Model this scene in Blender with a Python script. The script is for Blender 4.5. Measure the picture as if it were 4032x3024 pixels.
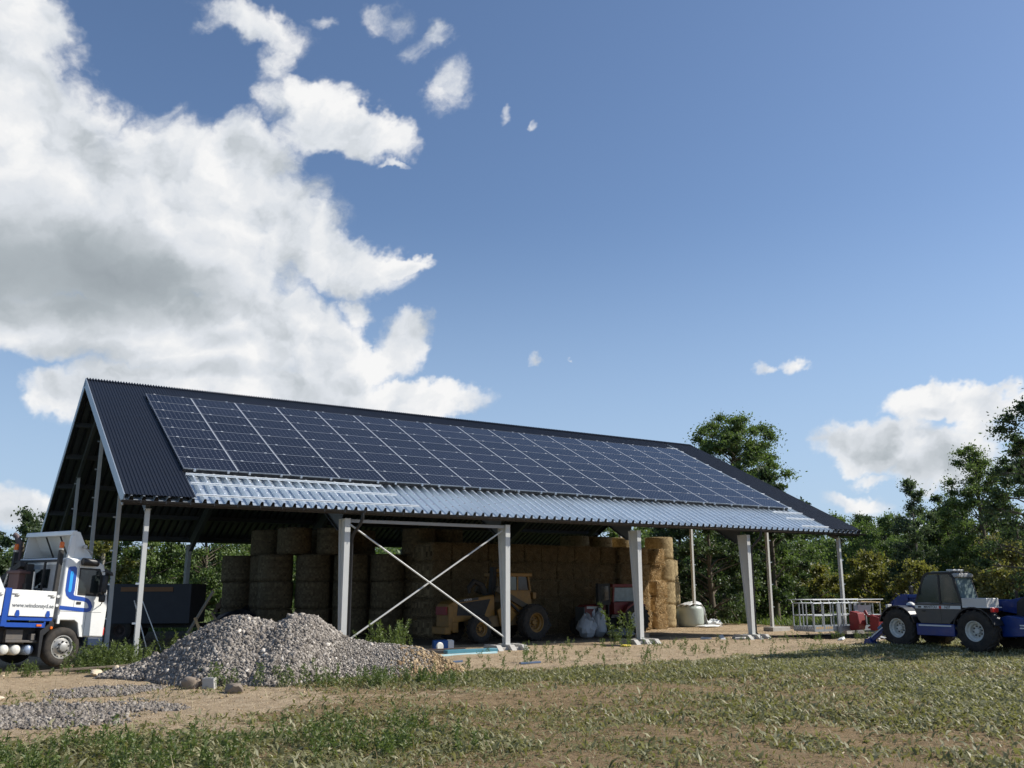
import bpy, math, random
import numpy as np
from mathutils import Vector, Matrix
random.seed(7)
rng = np.random.default_rng(11)
R = math.radians
scene = bpy.context.scene
for o in list(bpy.data.objects):
    bpy.data.objects.remove(o)
col = scene.collection

# ------------------------------------------------------------------ camera
CAM = Vector((-4.3188, -26.3347, 1.8473))
YAW, PITCH, ROLL = 0.568, 0.2224, -0.002
Fw = Vector((math.sin(YAW)*math.cos(PITCH), math.cos(YAW)*math.cos(PITCH), math.sin(PITCH)))
Rt = Vector((math.cos(YAW), -math.sin(YAW), 0)); Up = Rt.cross(Fw)
R2 = Rt*math.cos(ROLL)+Up*math.sin(ROLL); U2 = -Rt*math.sin(ROLL)+Up*math.cos(ROLL)
cd = bpy.data.cameras.new('camera'); cam = bpy.data.objects.new('camera', cd); col.objects.link(cam)
m = Matrix.Identity(4)
for i in range(3):
    m[i][0] = R2[i]; m[i][1] = U2[i]; m[i][2] = -Fw[i]; m[i][3] = CAM[i]
cam.matrix_world = m
cd.sensor_width = 36; cd.lens = 31.667; cd.clip_end = 6000; cd.clip_start = 0.1
scene.camera = cam
scene.view_settings.view_transform = 'Standard'; scene.view_settings.look = 'None'
scene.view_settings.exposure = 0.22; scene.view_settings.gamma = 1

# ------------------------------------------------------------------ sun
SUN_AZ, SUN_EL = R(115), R(40)          # azimuth clockwise from +Y towards +X
sd = Vector((math.sin(SUN_AZ)*math.cos(SUN_EL), math.cos(SUN_AZ)*math.cos(SUN_EL), math.sin(SUN_EL)))
sl = bpy.data.lights.new('sun', 'SUN'); sun = bpy.data.objects.new('sun', sl); col.objects.link(sun)
sl.energy = 5.0; sl.angle = R(0.53); sl.color = (1.0, 0.955, 0.88)
sun.rotation_euler = sd.to_track_quat('Z', 'Y').to_euler(); sun.location = (20, -20, 60)

# ------------------------------------------------------------------ world: sky and clouds
world = bpy.data.worlds.new('World'); scene.world = world; world.use_nodes = True
class NT:
    """small helper around a node tree"""
    def __init__(s, tree): s.t = tree; s.n = tree.nodes; s.l = tree.links
    def node(s, typ, **kw):
        n = s.n.new(typ)
        for k, v in kw.items(): setattr(n, k, v)
        return n
    def link(s, a, b): s.l.new(a, b)
    def put(s, sock, val):
        if hasattr(val, 'is_output') or isinstance(val, bpy.types.NodeSocket): s.l.new(val, sock)
        else: sock.default_value = val
    def math(s, op, a, b=0.0, c=0.0, clamp=False):
        n = s.n.new('ShaderNodeMath'); n.operation = op; n.use_clamp = clamp
        s.put(n.inputs[0], a); s.put(n.inputs[1], b)
        if len(n.inputs) > 2: s.put(n.inputs[2], c)
        return n.outputs[0]
    def noise(s, vec, scale, detail=4, rough=0.5, lac=2.0, dist=0.0, out=0):
        n = s.n.new('ShaderNodeTexNoise')
        if vec is not None: s.l.new(vec, n.inputs['Vector'])
        n.inputs['Scale'].default_value = scale; n.inputs['Detail'].default_value = detail
        n.inputs['Roughness'].default_value = rough; n.inputs['Lacunarity'].default_value = lac
        n.inputs['Distortion'].default_value = dist
        return n.outputs[out]
    def ramp(s, fac, stops, interp='LINEAR'):
        n = s.n.new('ShaderNodeValToRGB'); s.put(n.inputs[0], fac); r = n.color_ramp; r.interpolation = interp
        while len(r.elements) < len(stops): r.elements.new(0.5)
        for e, (p, c) in zip(r.elements, stops):
            e.position = p; e.color = tuple(c)+(1,) if len(c) == 3 else c
        return n.outputs[0]
    def mix(s, fac, a, b, blend='MIX'):
        n = s.n.new('ShaderNodeMix'); n.data_type = 'RGBA'; n.blend_type = blend
        s.put(n.inputs[0], fac)
        for i, v in ((6, a), (7, b)):
            if isinstance(v, tuple): v = v+(1,) if len(v) == 3 else v
            s.put(n.inputs[i], v)
        return n.outputs[2]
    def comb(s, x, y, z=0.0):
        n = s.n.new('ShaderNodeCombineXYZ'); s.put(n.inputs[0], x); s.put(n.inputs[1], y); s.put(n.inputs[2], z); return n.outputs[0]
    def sep(s, v):
        n = s.n.new('ShaderNodeSeparateXYZ'); s.put(n.inputs[0], v); return n.outputs
    def vmath(s, op, a, b=(0, 0, 0)):
        n = s.n.new('ShaderNodeVectorMath'); n.operation = op; s.put(n.inputs[0], a); s.put(n.inputs[1], b); return n.outputs[0]

w = NT(world.node_tree); w.n.clear()
geo = w.node('ShaderNodeTexCoord').outputs['Generated']
sky = w.node('ShaderNodeTexSky'); sky.sky_type = 'NISHITA'; sky.sun_disc = False
sky.sun_elevation = SUN_EL; sky.sun_rotation = SUN_AZ
sky.altitude = 50; sky.air_density = 1.0; sky.dust_density = 0.6; sky.ozone_density = 2.2
sx, sy, sz = w.sep(geo)
AZ = w.math('ARCTAN2', sx, sy); EL = w.math('ARCSINE', sz)
P = w.comb(w.math('MULTIPLY', AZ, w.math('COSINE', EL)), EL, 0.0)
# lumpy edges: shift the lookup by turbulence
nz = w.noise(P, 5.0, 6, 0.62, out=1)
off = w.vmath('MULTIPLY', w.vmath('SUBTRACT', nz, (0.5, 0.5, 0.5)), (0.15, 0.15, 0.0))
PW = w.vmath('ADD', P, off)
# cloud bodies: azimuth*cos(el), elevation, half width, half height, rotation (radians), thickness
#CLOUDS#
BLOBS = [
    (0.0126, 0.5353, 0.0501, 0.0447, 0.29, 1.0),
    (0.0167, 0.4735, 0.0468, 0.0506, 0.26, 1.0),
    (0.0464, 0.4245, 0.0769, 0.0704, -0.377, 1.0),
    (0.0438, 0.3524, 0.1382, 0.085, 0.169, 1.0),
    (0.1359, 0.4064, 0.1155, 0.065, 0.149, 1.0),
    (0.1594, 0.3345, 0.166, 0.057, 0.107, 1.0),
    (0.2442, 0.4564, 0.0509, 0.0406, 0.121, 1.0),
    (0.2542, 0.3998, 0.0929, 0.0619, -0.257, 1.0),
    (0.3268, 0.3674, 0.1021, 0.034, -0.252, 1.0),
    (0.4177, 0.3578, 0.0391, 0.0138, -0.22, 0.9),
    (0.2971, 0.3102, 0.0631, 0.03, 0.068, 0.8),
    (0.0799, 0.2579, 0.1113, 0.039, 0.117, 1.0),
    (0.2012, 0.2574, 0.1571, 0.0459, -0.02, 1.0),
    (0.2817, 0.284, 0.0873, 0.0399, 0.064, 1.0),
    (0.3325, 0.2674, 0.078, 0.0454, -0.63, 1.0),
    (0.3863, 0.3057, 0.0293, 0.0214, -0.777, 0.86),
    (0.4422, 0.2696, 0.0381, 0.0283, 0.022, 1.0),
    (0.4044, 0.2505, 0.0606, 0.0231, 0.028, 0.9),
    (0.1009, 0.1861, 0.04, 0.0254, 0.087, 0.9),
    (0.1771, 0.1973, 0.0914, 0.0287, 0.069, 1.0),
    (0.3111, 0.2059, 0.1237, 0.03, 0.037, 1.0),
    (0.4356, 0.2029, 0.0875, 0.0229, -0.09, 1.0),
    (0.5032, 0.1911, 0.0313, 0.0127, -0.166, 0.6),
    (0.061, 0.0746, 0.0521, 0.0265, 0.037, 0.9),
    (0.2121, 0.594, 0.0762, 0.0239, -0.053, 0.8),
    (0.25, 0.5644, 0.0269, 0.041, 0.141, 0.5),
    (0.1661, 0.5847, 0.0255, 0.0172, 0.205, 0.4),
    (0.2898, 0.5307, 0.0487, 0.027, -0.313, 0.86),
    (0.3288, 0.5042, 0.0602, 0.022, -0.288, 0.9),
    (0.2586, 0.5243, 0.0319, 0.0326, 0.129, 0.6),
    (0.3018, 0.4968, 0.0566, 0.0239, 0.092, 0.6),
    (0.3736, 0.4983, 0.0207, 0.0126, -0.42, 0.6),
    (0.3523, 0.6012, 0.0351, 0.0211, -0.396, 0.62),
    (0.3909, 0.5812, 0.0304, 0.018, 0.407, 0.55),
    (0.4218, 0.5387, 0.0259, 0.0451, -0.284, 0.5),
    (0.4787, 0.5094, 0.0123, 0.0123, 0.004, 0.4),
    (0.5091, 0.4919, 0.0119, 0.0109, -0.01, 0.5),
    (0.3777, 0.4697, 0.0194, 0.0064, 0.06, 0.45),
    (0.1418, 0.479, 0.03, 0.0248, 0.19, 0.42),
    (0.0902, 0.4724, 0.0247, 0.0219, 0.219, 0.38),
    (0.2917, 0.6106, 0.0225, 0.0134, 0.116, 0.4),
    (0.0687, 0.522, 0.0233, 0.0261, -0.322, 0.38),
    (0.5733, 0.2364, 0.0185, 0.0073, -0.009, 0.7),
    (0.824, 0.2253, 0.0211, 0.009, -0.067, 0.85),
    (0.8546, 0.2275, 0.0172, 0.012, -0.406, 0.85),
    (0.6106, 0.237, 0.0092, 0.0036, -0.017, 0.3),
    (0.9939, 0.1818, 0.0391, 0.0189, 0.063, 1.0),
    (1.0441, 0.1772, 0.044, 0.0181, -0.099, 1.0),
    (0.9449, 0.1339, 0.0479, 0.0245, -0.059, 1.0),
    (0.9881, 0.1406, 0.0544, 0.0278, -0.069, 0.85),
    (1.0183, 0.1204, 0.0606, 0.0319, -0.064, 0.95),
    (0.9457, 0.1033, 0.0349, 0.0094, -0.045, 0.7),
    (0.9281, 0.0804, 0.0482, 0.0132, -0.034, 0.8),
    (0.9757, 0.0581, 0.0543, 0.016, -0.029, 0.6),
    (1.058, 0.1491, 0.0316, 0.0224, -0.085, 0.7),
    (0.8073, 0.0473, 0.0379, 0.0116, -0.014, 0.8),
]
SHADES = [
    (0.0696, 0.3071, 0.2213, 0.0683, 0.046, 1.0),
    (0.1633, 0.3064, 0.2018, 0.0429, 0.035, 0.6),
    (0.0438, 0.3524, 0.1605, 0.076, 0.165, 0.35),
    (0.2628, 0.3468, 0.148, 0.0537, -0.107, 0.25),
    (0.2383, 0.2558, 0.0613, 0.0197, 0.074, 0.45),
    (0.1001, 0.2279, 0.1041, 0.0278, 0.099, 0.4),
    (0.2282, 0.2255, 0.1585, 0.0196, 0.057, 0.45),
    (0.3784, 0.219, 0.045, 0.0204, 0.033, 0.3),
    (0.9989, 0.1721, 0.0336, 0.0102, -0.085, 0.3),
    (0.9931, 0.1172, 0.062, 0.0276, -0.059, 0.3),
    (0.0619, 0.0658, 0.0479, 0.0176, 0.033, 0.4),
    (0.0443, 0.4701, 0.048, 0.0256, 0.241, 0.25),
]
#ENDCLOUDS#
def field(blobs, vec, smooth=0.12, k1=1.0, k2=1.0, k3=1.0):
    acc = None
    for (a, e, ra, re, rot, wt) in blobs:
        mp = w.node('ShaderNodeMapping'); mp.vector_type = 'TEXTURE'
        w.link(vec, mp.inputs[0]); mp.inputs['Location'].default_value = (a, e, 0)
        mp.inputs['Rotation'].default_value = (0, 0, rot); mp.inputs['Scale'].default_value = (ra, re, 1)
        ln = w.node('ShaderNodeVectorMath', operation='DOT_PRODUCT'); w.link(mp.outputs[0], ln.inputs[0]); w.link(mp.outputs[0], ln.inputs[1])
        v = w.math('MAXIMUM', w.math('SUBTRACT', wt*k1 if wt > 0.86 else wt*k2, w.math('MULTIPLY', ln.outputs['Value'], k3)), -2.0)
        acc = v if acc is None else w.math('SMOOTH_MAX', acc, v, smooth)
    return acc
if BLOBS:
    body = field(BLOBS, PW, 0.2, 1.6, 1.08, 1.12)
    n1 = w.noise(PW, 9.0, 9, 0.62); n2 = w.noise(P, 34.0, 6, 0.65)
    d = w.math('ADD', w.math('MINIMUM', body, 1.35), w.math('MULTIPLY', w.math('SUBTRACT', n1, 0.5), 2.7))
    d = w.math('ADD', d, w.math('MULTIPLY', w.math('SUBTRACT', n2, 0.5), 0.8))
    mr = w.node('ShaderNodeMapRange', interpolation_type='SMOOTHERSTEP')
    w.link(d, mr.inputs[0]); mr.inputs[1].default_value = -0.20; mr.inputs[2].default_value = 1.05
    alpha = mr.outputs[0]
    # relief: difference between the turbulence here and a little towards the sun
    P3 = w.vmath('ADD', PW, (0.018, 0.022, 0.0))
    n3 = w.noise(P3, 9.0, 5, 0.5); n1s = w.noise(PW, 9.0, 5, 0.5)
    relief = w.math('MULTIPLY', w.math('SUBTRACT', n1s, n3), 1.9)
    shade = w.math('MAXIMUM', field(SHADES, w.vmath('ADD', P, w.vmath('MULTIPLY', off, (0.25, 0.25, 0.25))), 0.3), 0.0)
    thick = w.math('MULTIPLY', w.math('SUBTRACT', d, 0.5), 0.10)
    relief = w.math('MULTIPLY', relief, w.math('SUBTRACT', 1.0, w.math('MULTIPLY', shade, 0.75, clamp=True), clamp=True))
    g = w.math('SUBTRACT', w.math('ADD', 0.88, relief), w.math('MULTIPLY', shade, 0.44))
    g = w.math('SUBTRACT', g, w.math('MAXIMUM', thick, 0.0))
    g = w.math('MAXIMUM', g, 0.10)
    ccol = w.ramp(g, [(0.10, (0.19, 0.22, 0.25)), (0.45, (0.36, 0.40, 0.43)), (0.75, (0.62, 0.65, 0.69)), (1.0, (0.80, 0.80, 0.80))])
    SKYS = 0.097
    skyc = w.mix(1.0, sky.outputs[0], (SKYS*1.0, SKYS*1.05, SKYS*1.13), 'MULTIPLY')
    lowf = w.node('ShaderNodeMapRange', interpolation_type='SMOOTHSTEP'); w.link(EL, lowf.inputs[0]); lowf.inputs[1].default_value = 0.42; lowf.inputs[2].default_value = -0.02
    skyc = w.mix(w.math('MULTIPLY', lowf.outputs[0], 0.8), skyc, (0.38, 0.51, 0.70))
    out = w.mix(alpha, skyc, ccol)
    bg = w.node('ShaderNodeBackground'); w.link(out, bg.inputs[0]); bg.inputs[1].default_value = 1.0
else:
    bg = w.node('ShaderNodeBackground'); w.link(sky.outputs[0], bg.inputs[0]); bg.inputs[1].default_value = 0.1
wo = w.node('ShaderNodeOutputWorld'); w.link(bg.outputs[0], wo.inputs[0])
world.cycles.sampling_method = 'MANUAL'; world.cycles.sample_map_resolution = 512

# ------------------------------------------------------------------ helpers: materials
MATS = {}
def mat(name, color, rough=0.6, metal=0.0, var=0.12, vscale=3.0, bump=0.0, bscale=60.0, spec=0.5, coat=0.0, dirt=0.0, dirtcol=(0.16, 0.12, 0.08), trans=0.0, alpha=1.0):
    """painted / raw surface with soft colour variation, optional grime patches and fine bump"""
    if name in MATS: return MATS[name]
    m = bpy.data.materials.new(name); m.use_nodes = True; t = NT(m.node_tree)
    b = t.n['Principled BSDF']
    tc = t.node('ShaderNodeTexCoord').outputs['Object']
    n = t.noise(tc, vscale, 5, 0.6)
    lo = tuple(max(c*(1-var), 0) for c in color); hi = tuple(min(c*(1+var), 1) for c in color)
    c = t.mix(n, lo, hi)
    if dirt > 0:
        dn = t.noise(tc, vscale*1.7, 8, 0.7)
        f = t.ramp(dn, [(0.5-dirt*0.25, (0, 0, 0)), (0.72, (1, 1, 1))])
        c = t.mix(t.math('MULTIPLY', f, min(1.0, dirt)), c, dirtcol)
    t.link(c, b.inputs['Base Color'])
    rn = t.noise(tc, vscale*3, 4, 0.6)
    t.link(t.math('ADD', rough-0.08, t.math('MULTIPLY', rn, 0.16), clamp=True), b.inputs['Roughness'])
    b.inputs['Metallic'].default_value = metal
    b.inputs['Specular IOR Level'].default_value = spec
    b.inputs['Coat Weight'].default_value = coat
    b.inputs['Transmission Weight'].default_value = trans
    b.inputs['Alpha'].default_value = alpha
    if bump > 0:
        bn = t.node('ShaderNodeBump'); bn.inputs['Strength'].default_value = bump; bn.inputs['Distance'].default_value = 0.02
        t.link(t.noise(tc, bscale, 6, 0.65), bn.inputs['Height']); t.link(bn.outputs[0], b.inputs['Normal'])
    MATS[name] = m; return m

def leafmat(name, c1, c2, c3, trans=0.35):
    """foliage: three tints spread leaf by leaf through the 'tint' attribute, some light passing through"""
    m = bpy.data.materials.new(name); m.use_nodes = True; t = NT(m.node_tree); t.n.clear()
    at = t.node('ShaderNodeAttribute', attribute_name='tint').outputs['Fac']
    c = t.ramp(at, [(0.0, c1), (0.5, c2), (1.0, c3)])
    d = t.node('ShaderNodeBsdfDiffuse'); t.link(c, d.inputs[0])
    tr = t.node('ShaderNodeBsdfTranslucent'); t.link(t.mix(0.5, c, (c2[0]*1.6, c2[1]*1.7, c2[2]*0.7)), tr.inputs[0])
    gl = t.node('ShaderNodeBsdfGlossy'); gl.inputs['Roughness'].default_value = 0.55; gl.inputs[0].default_value = (1, 1, 1, 1)
    mx = t.node('ShaderNodeMixShader'); mx.inputs[0].default_value = trans+0.06; t.link(d.outputs[0], mx.inputs[1]); t.link(tr.outputs[0], mx.inputs[2])
    m2 = t.node('ShaderNodeMixShader'); m2.inputs[0].default_value = 0.03; t.link(mx.outputs[0], m2.inputs[1]); t.link(gl.outputs[0], m2.inputs[2])
    o = t.node('ShaderNodeOutputMaterial'); t.link(m2.outputs[0], o.inputs[0]); return m

def tintmat(name, stops, rough=0.9, bump=0.0, bscale=40, nscale=20.0, namp=0.3):
    """stones, soil, straw: colour by the 'tint' attribute plus fine noise"""
    m = bpy.data.materials.new(name); m.use_nodes = True; t = NT(m.node_tree); b = t.n['Principled BSDF']
    at = t.node('ShaderNodeAttribute', attribute_name='tint').outputs['Fac']
    tc = t.node('ShaderNodeTexCoord').outputs['Object']
    n = t.noise(tc, nscale, 5, 0.65)
    f = t.math('ADD', at, t.math('MULTIPLY', t.math('SUBTRACT', n, 0.5), namp), clamp=True)
    t.link(t.ramp(f, stops), b.inputs['Base Color']); b.inputs['Roughness'].default_value = rough
    b.inputs['Specular IOR Level'].default_value = 0.25
    if bump > 0:
        bn = t.node('ShaderNodeBump'); bn.inputs['Strength'].default_value = bump; bn.inputs['Distance'].default_value = 0.02
        t.link(t.noise(tc, bscale, 6, 0.65), bn.inputs['Height']); t.link(bn.outputs[0], b.inputs['Normal'])
    return m

# ------------------------------------------------------------------ helpers: meshes
class MB:
    def __init__(s): s.v = []; s.f = []; s.mi = []; s.M = None
    def add(s, vs, fs, m=0):
        o = len(s.v)
        if s.M is not None: vs = [s.M @ Vector(p) for p in vs]
        s.v += [tuple(p) for p in vs]; s.f += [tuple(i+o for i in f) for f in fs]; s.mi += [m]*len(fs); return s
    def hexa(s, p, m=0):      # p: 4 bottom points, 4 top points, counter-clockwise seen from above
        return s.add(p, [(3, 2, 1, 0), (4, 5, 6, 7), (0, 1, 5, 4), (1, 2, 6, 5), (2, 3, 7, 6), (3, 0, 4, 7)], m)
    def box(s, x0, x1, y0, y1, z0, z1, m=0):
        return s.hexa([(x0, y0, z0), (x1, y0, z0), (x1, y1, z0), (x0, y1, z0), (x0, y0, z1), (x1, y0, z1), (x1, y1, z1), (x0, y1, z1)], m)
    def beam(s, a, b, w, h, m=0, up=(0, 0, 1)):   # box of section w x h from a to b
        a = Vector(a); b = Vector(b); d = (b-a).normalized(); u = Vector(up)
        if abs(d.dot(u)) > 0.98: u = Vector((0, 1, 0))
        r = d.cross(u).normalized(); u = r.cross(d)
        r *= w/2; u *= h/2
        return s.hexa([a-r-u, b-r-u, b+r-u, a+r-u, a-r+u, b-r+u, b+r+u, a+r+u], m)
    def prism(s, poly, axis, a, b, m=0):
        def P(p, t):
            if axis == 'y': return (p[0], t, p[1])
            if axis == 'x': return (t, p[0], p[1])
            return (p[0], p[1], t)
        n = len(poly); vs = [P(p, a) for p in poly]+[P(p, b) for p in poly]
        fs = [tuple(range(n)), tuple(range(2*n-1, n-1, -1))]+[(i, i+n, (i+1) % n+n, (i+1) % n) for i in range(n)]
        return s.add(vs, fs, m)
    def loft(s, rings, m=0, caps=True, close=True):
        n = len(rings[0]); vs = [p for r in rings for p in r]; fs = []
        for k in range(len(rings)-1):
            for i in range(n if close else n-1):
                j = (i+1) % n; fs.append((k*n+i, k*n+j, (k+1)*n+j, (k+1)*n+i))
        if caps: fs += [tuple(range(n-1, -1, -1)), tuple(range((len(rings)-1)*n, len(rings)*n))]
        return s.add(vs, fs, m)
    def lathe(s, prof, org, ax, n=24, m=0, caps=True):   # prof: (radius, height along ax)
        ax = Vector(ax).normalized(); u = ax.orthogonal().normalized(); v = ax.cross(u); org = Vector(org)
        return s.loft([[org+ax*h+u*(r*math.cos(2*math.pi*i/n))+v*(r*math.sin(2*math.pi*i/n)) for i in range(n)] for r, h in prof], m, caps)
    def cyl(s, a, b, r, r1=None, n=12, m=0):
        a = Vector(a); b = Vector(b); return s.lathe([(r, 0), (r if r1 is None else r1, (b-a).length)], a, b-a, n, m)
    def tube(s, pts, r, n=8, m=0):
        pts = [Vector(p) for p in pts]; rings = []; u = None
        for i, p in enumerate(pts):
            d = (pts[min(i+1, len(pts)-1)]-pts[max(i-1, 0)]).normalized()
            u = d.orthogonal().normalized() if u is None else (u-d*u.dot(d)).normalized()
            v = d.cross(u); rr = r[i] if isinstance(r, (list, tuple)) else r
            rings.append([p+u*(rr*math.cos(2*math.pi*k/n))+v*(rr*math.sin(2*math.pi*k/n)) for k in range(n)])
        return s.loft(rings, m)
    def build(s, name, mats, parent=None, bevel=0.0, smooth=30, loc=None):
        me = bpy.data.meshes.new(name); me.from_pydata(s.v, [], s.f)
        for mm in (mats if isinstance(mats, (list, tuple)) else [mats]): me.materials.append(mm)
        if any(s.mi): me.polygons.foreach_set('material_index', s.mi)
        import bmesh
        bm = bmesh.new(); bm.from_mesh(me); bmesh.ops.recalc_face_normals(bm, faces=bm.faces); bm.to_mesh(me); bm.free()
        if smooth: me.polygons.foreach_set('use_smooth', [True]*len(me.polygons)); me.set_sharp_from_angle(angle=R(smooth))
        o = bpy.data.objects.new(name, me); col.objects.link(o)
        if parent: o.parent = parent
        if loc is not None: o.location = loc
        if bevel: b = o.modifiers.new('bevel', 'BEVEL'); b.width = bevel; b.segments = 2; b.limit_method = 'ANGLE'; b.angle_limit = R(40)
        return o

def npmesh(name, V, F, mats, tint=None, parent=None, smooth=False, mi=None, loc=None):
    """fast mesh from numpy arrays; F is (n,k); tint is one value per face"""
    V = np.ascontiguousarray(V, dtype=np.float32); F = np.ascontiguousarray(F, dtype=np.int32); k = F.shape[1]
    me = bpy.data.meshes.new(name); me.vertices.add(len(V)); me.vertices.foreach_set('co', V.ravel())
    me.loops.add(F.size); me.loops.foreach_set('vertex_index', F.ravel())
    me.polygons.add(len(F)); me.polygons.foreach_set('loop_start', np.arange(len(F), dtype=np.int32)*k)
    if smooth: me.polygons.foreach_set('use_smooth', np.ones(len(F), dtype=bool))
    for mm in (mats if isinstance(mats, (list, tuple)) else [mats]): me.materials.append(mm)
    if mi is not None: me.polygons.foreach_set('material_index', np.asarray(mi, dtype=np.int32))
    me.update(calc_edges=True)
    if tint is not None:
        a = me.attributes.new('tint', 'FLOAT', 'FACE'); a.data.foreach_set('value', np.asarray(tint, dtype=np.float32))
    o = bpy.data.objects.new(name, me); col.objects.link(o)
    if parent: o.parent = parent
    if loc is not None: o.location = loc
    return o

def tag(o, label=None, cat=None, group=None, kind=None):
    if label: o['label'] = label
    if cat: o['category'] = cat
    if group: o['group'] = group
    if kind: o['kind'] = kind
    return o
def empty(name, loc=(0, 0, 0), rot=(0, 0, 0), **kw):
    o = bpy.data.objects.new(name, None); col.objects.link(o); o.location = loc; o.rotation_euler = rot; o.empty_display_size = 0.3
    return tag(o, **kw)
def frame(name, loc, heading, **kw):   # local +x points along heading (x, y); optional pitch nose down
    return empty(name, loc, (0, 0, math.atan2(heading[1], heading[0])), **kw)
def lettering(text, size, mt, parent, mtx, name='lettering', extrude=0.002, bold=0.0, shear=0.0):
    c = bpy.data.curves.new('t', 'FONT'); c.body = text; c.size = size; c.extrude = extrude; c.offset = bold; c.shear = shear; c.align_x = 'CENTER'; c.align_y = 'CENTER'
    o = bpy.data.objects.new('t', c); col.objects.link(o)
    me = bpy.data.meshes.new_from_object(o); bpy.data.objects.remove(o)
    me.materials.clear(); me.materials.append(mt)
    t = bpy.data.objects.new(name, me); col.objects.link(t); t.parent = parent; t.matrix_local = mtx; return t
def vnoise(x, y, s, seed=0):   # smooth value noise in numpy
    g = np.random.default_rng(seed).random((64, 64)); X = x*s+100.3; Y = y*s+100.7
    xi = np.floor(X).astype(int); yi = np.floor(Y).astype(int); fx = X-xi; fy = Y-yi
    fx = fx*fx*(3-2*fx); fy = fy*fy*(3-2*fy)
    a = g[xi % 64, yi % 64]; b = g[(xi+1) % 64, yi % 64]; c = g[xi % 64, (yi+1) % 64]; d = g[(xi+1) % 64, (yi+1) % 64]
    return (a*(1-fx)+b*fx)*(1-fy)+(c*(1-fx)+d*fx)*fy
def fnoise(x, y, s, seed=0, o=3): return sum(vnoise(x, y, s*2**k, seed+k)*0.5**k for k in range(o))/sum(0.5**k for k in range(o))
def sstep(a, b, x): t = np.clip((x-a)/(b-a), 0, 1); return t*t*(3-2*t)

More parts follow.
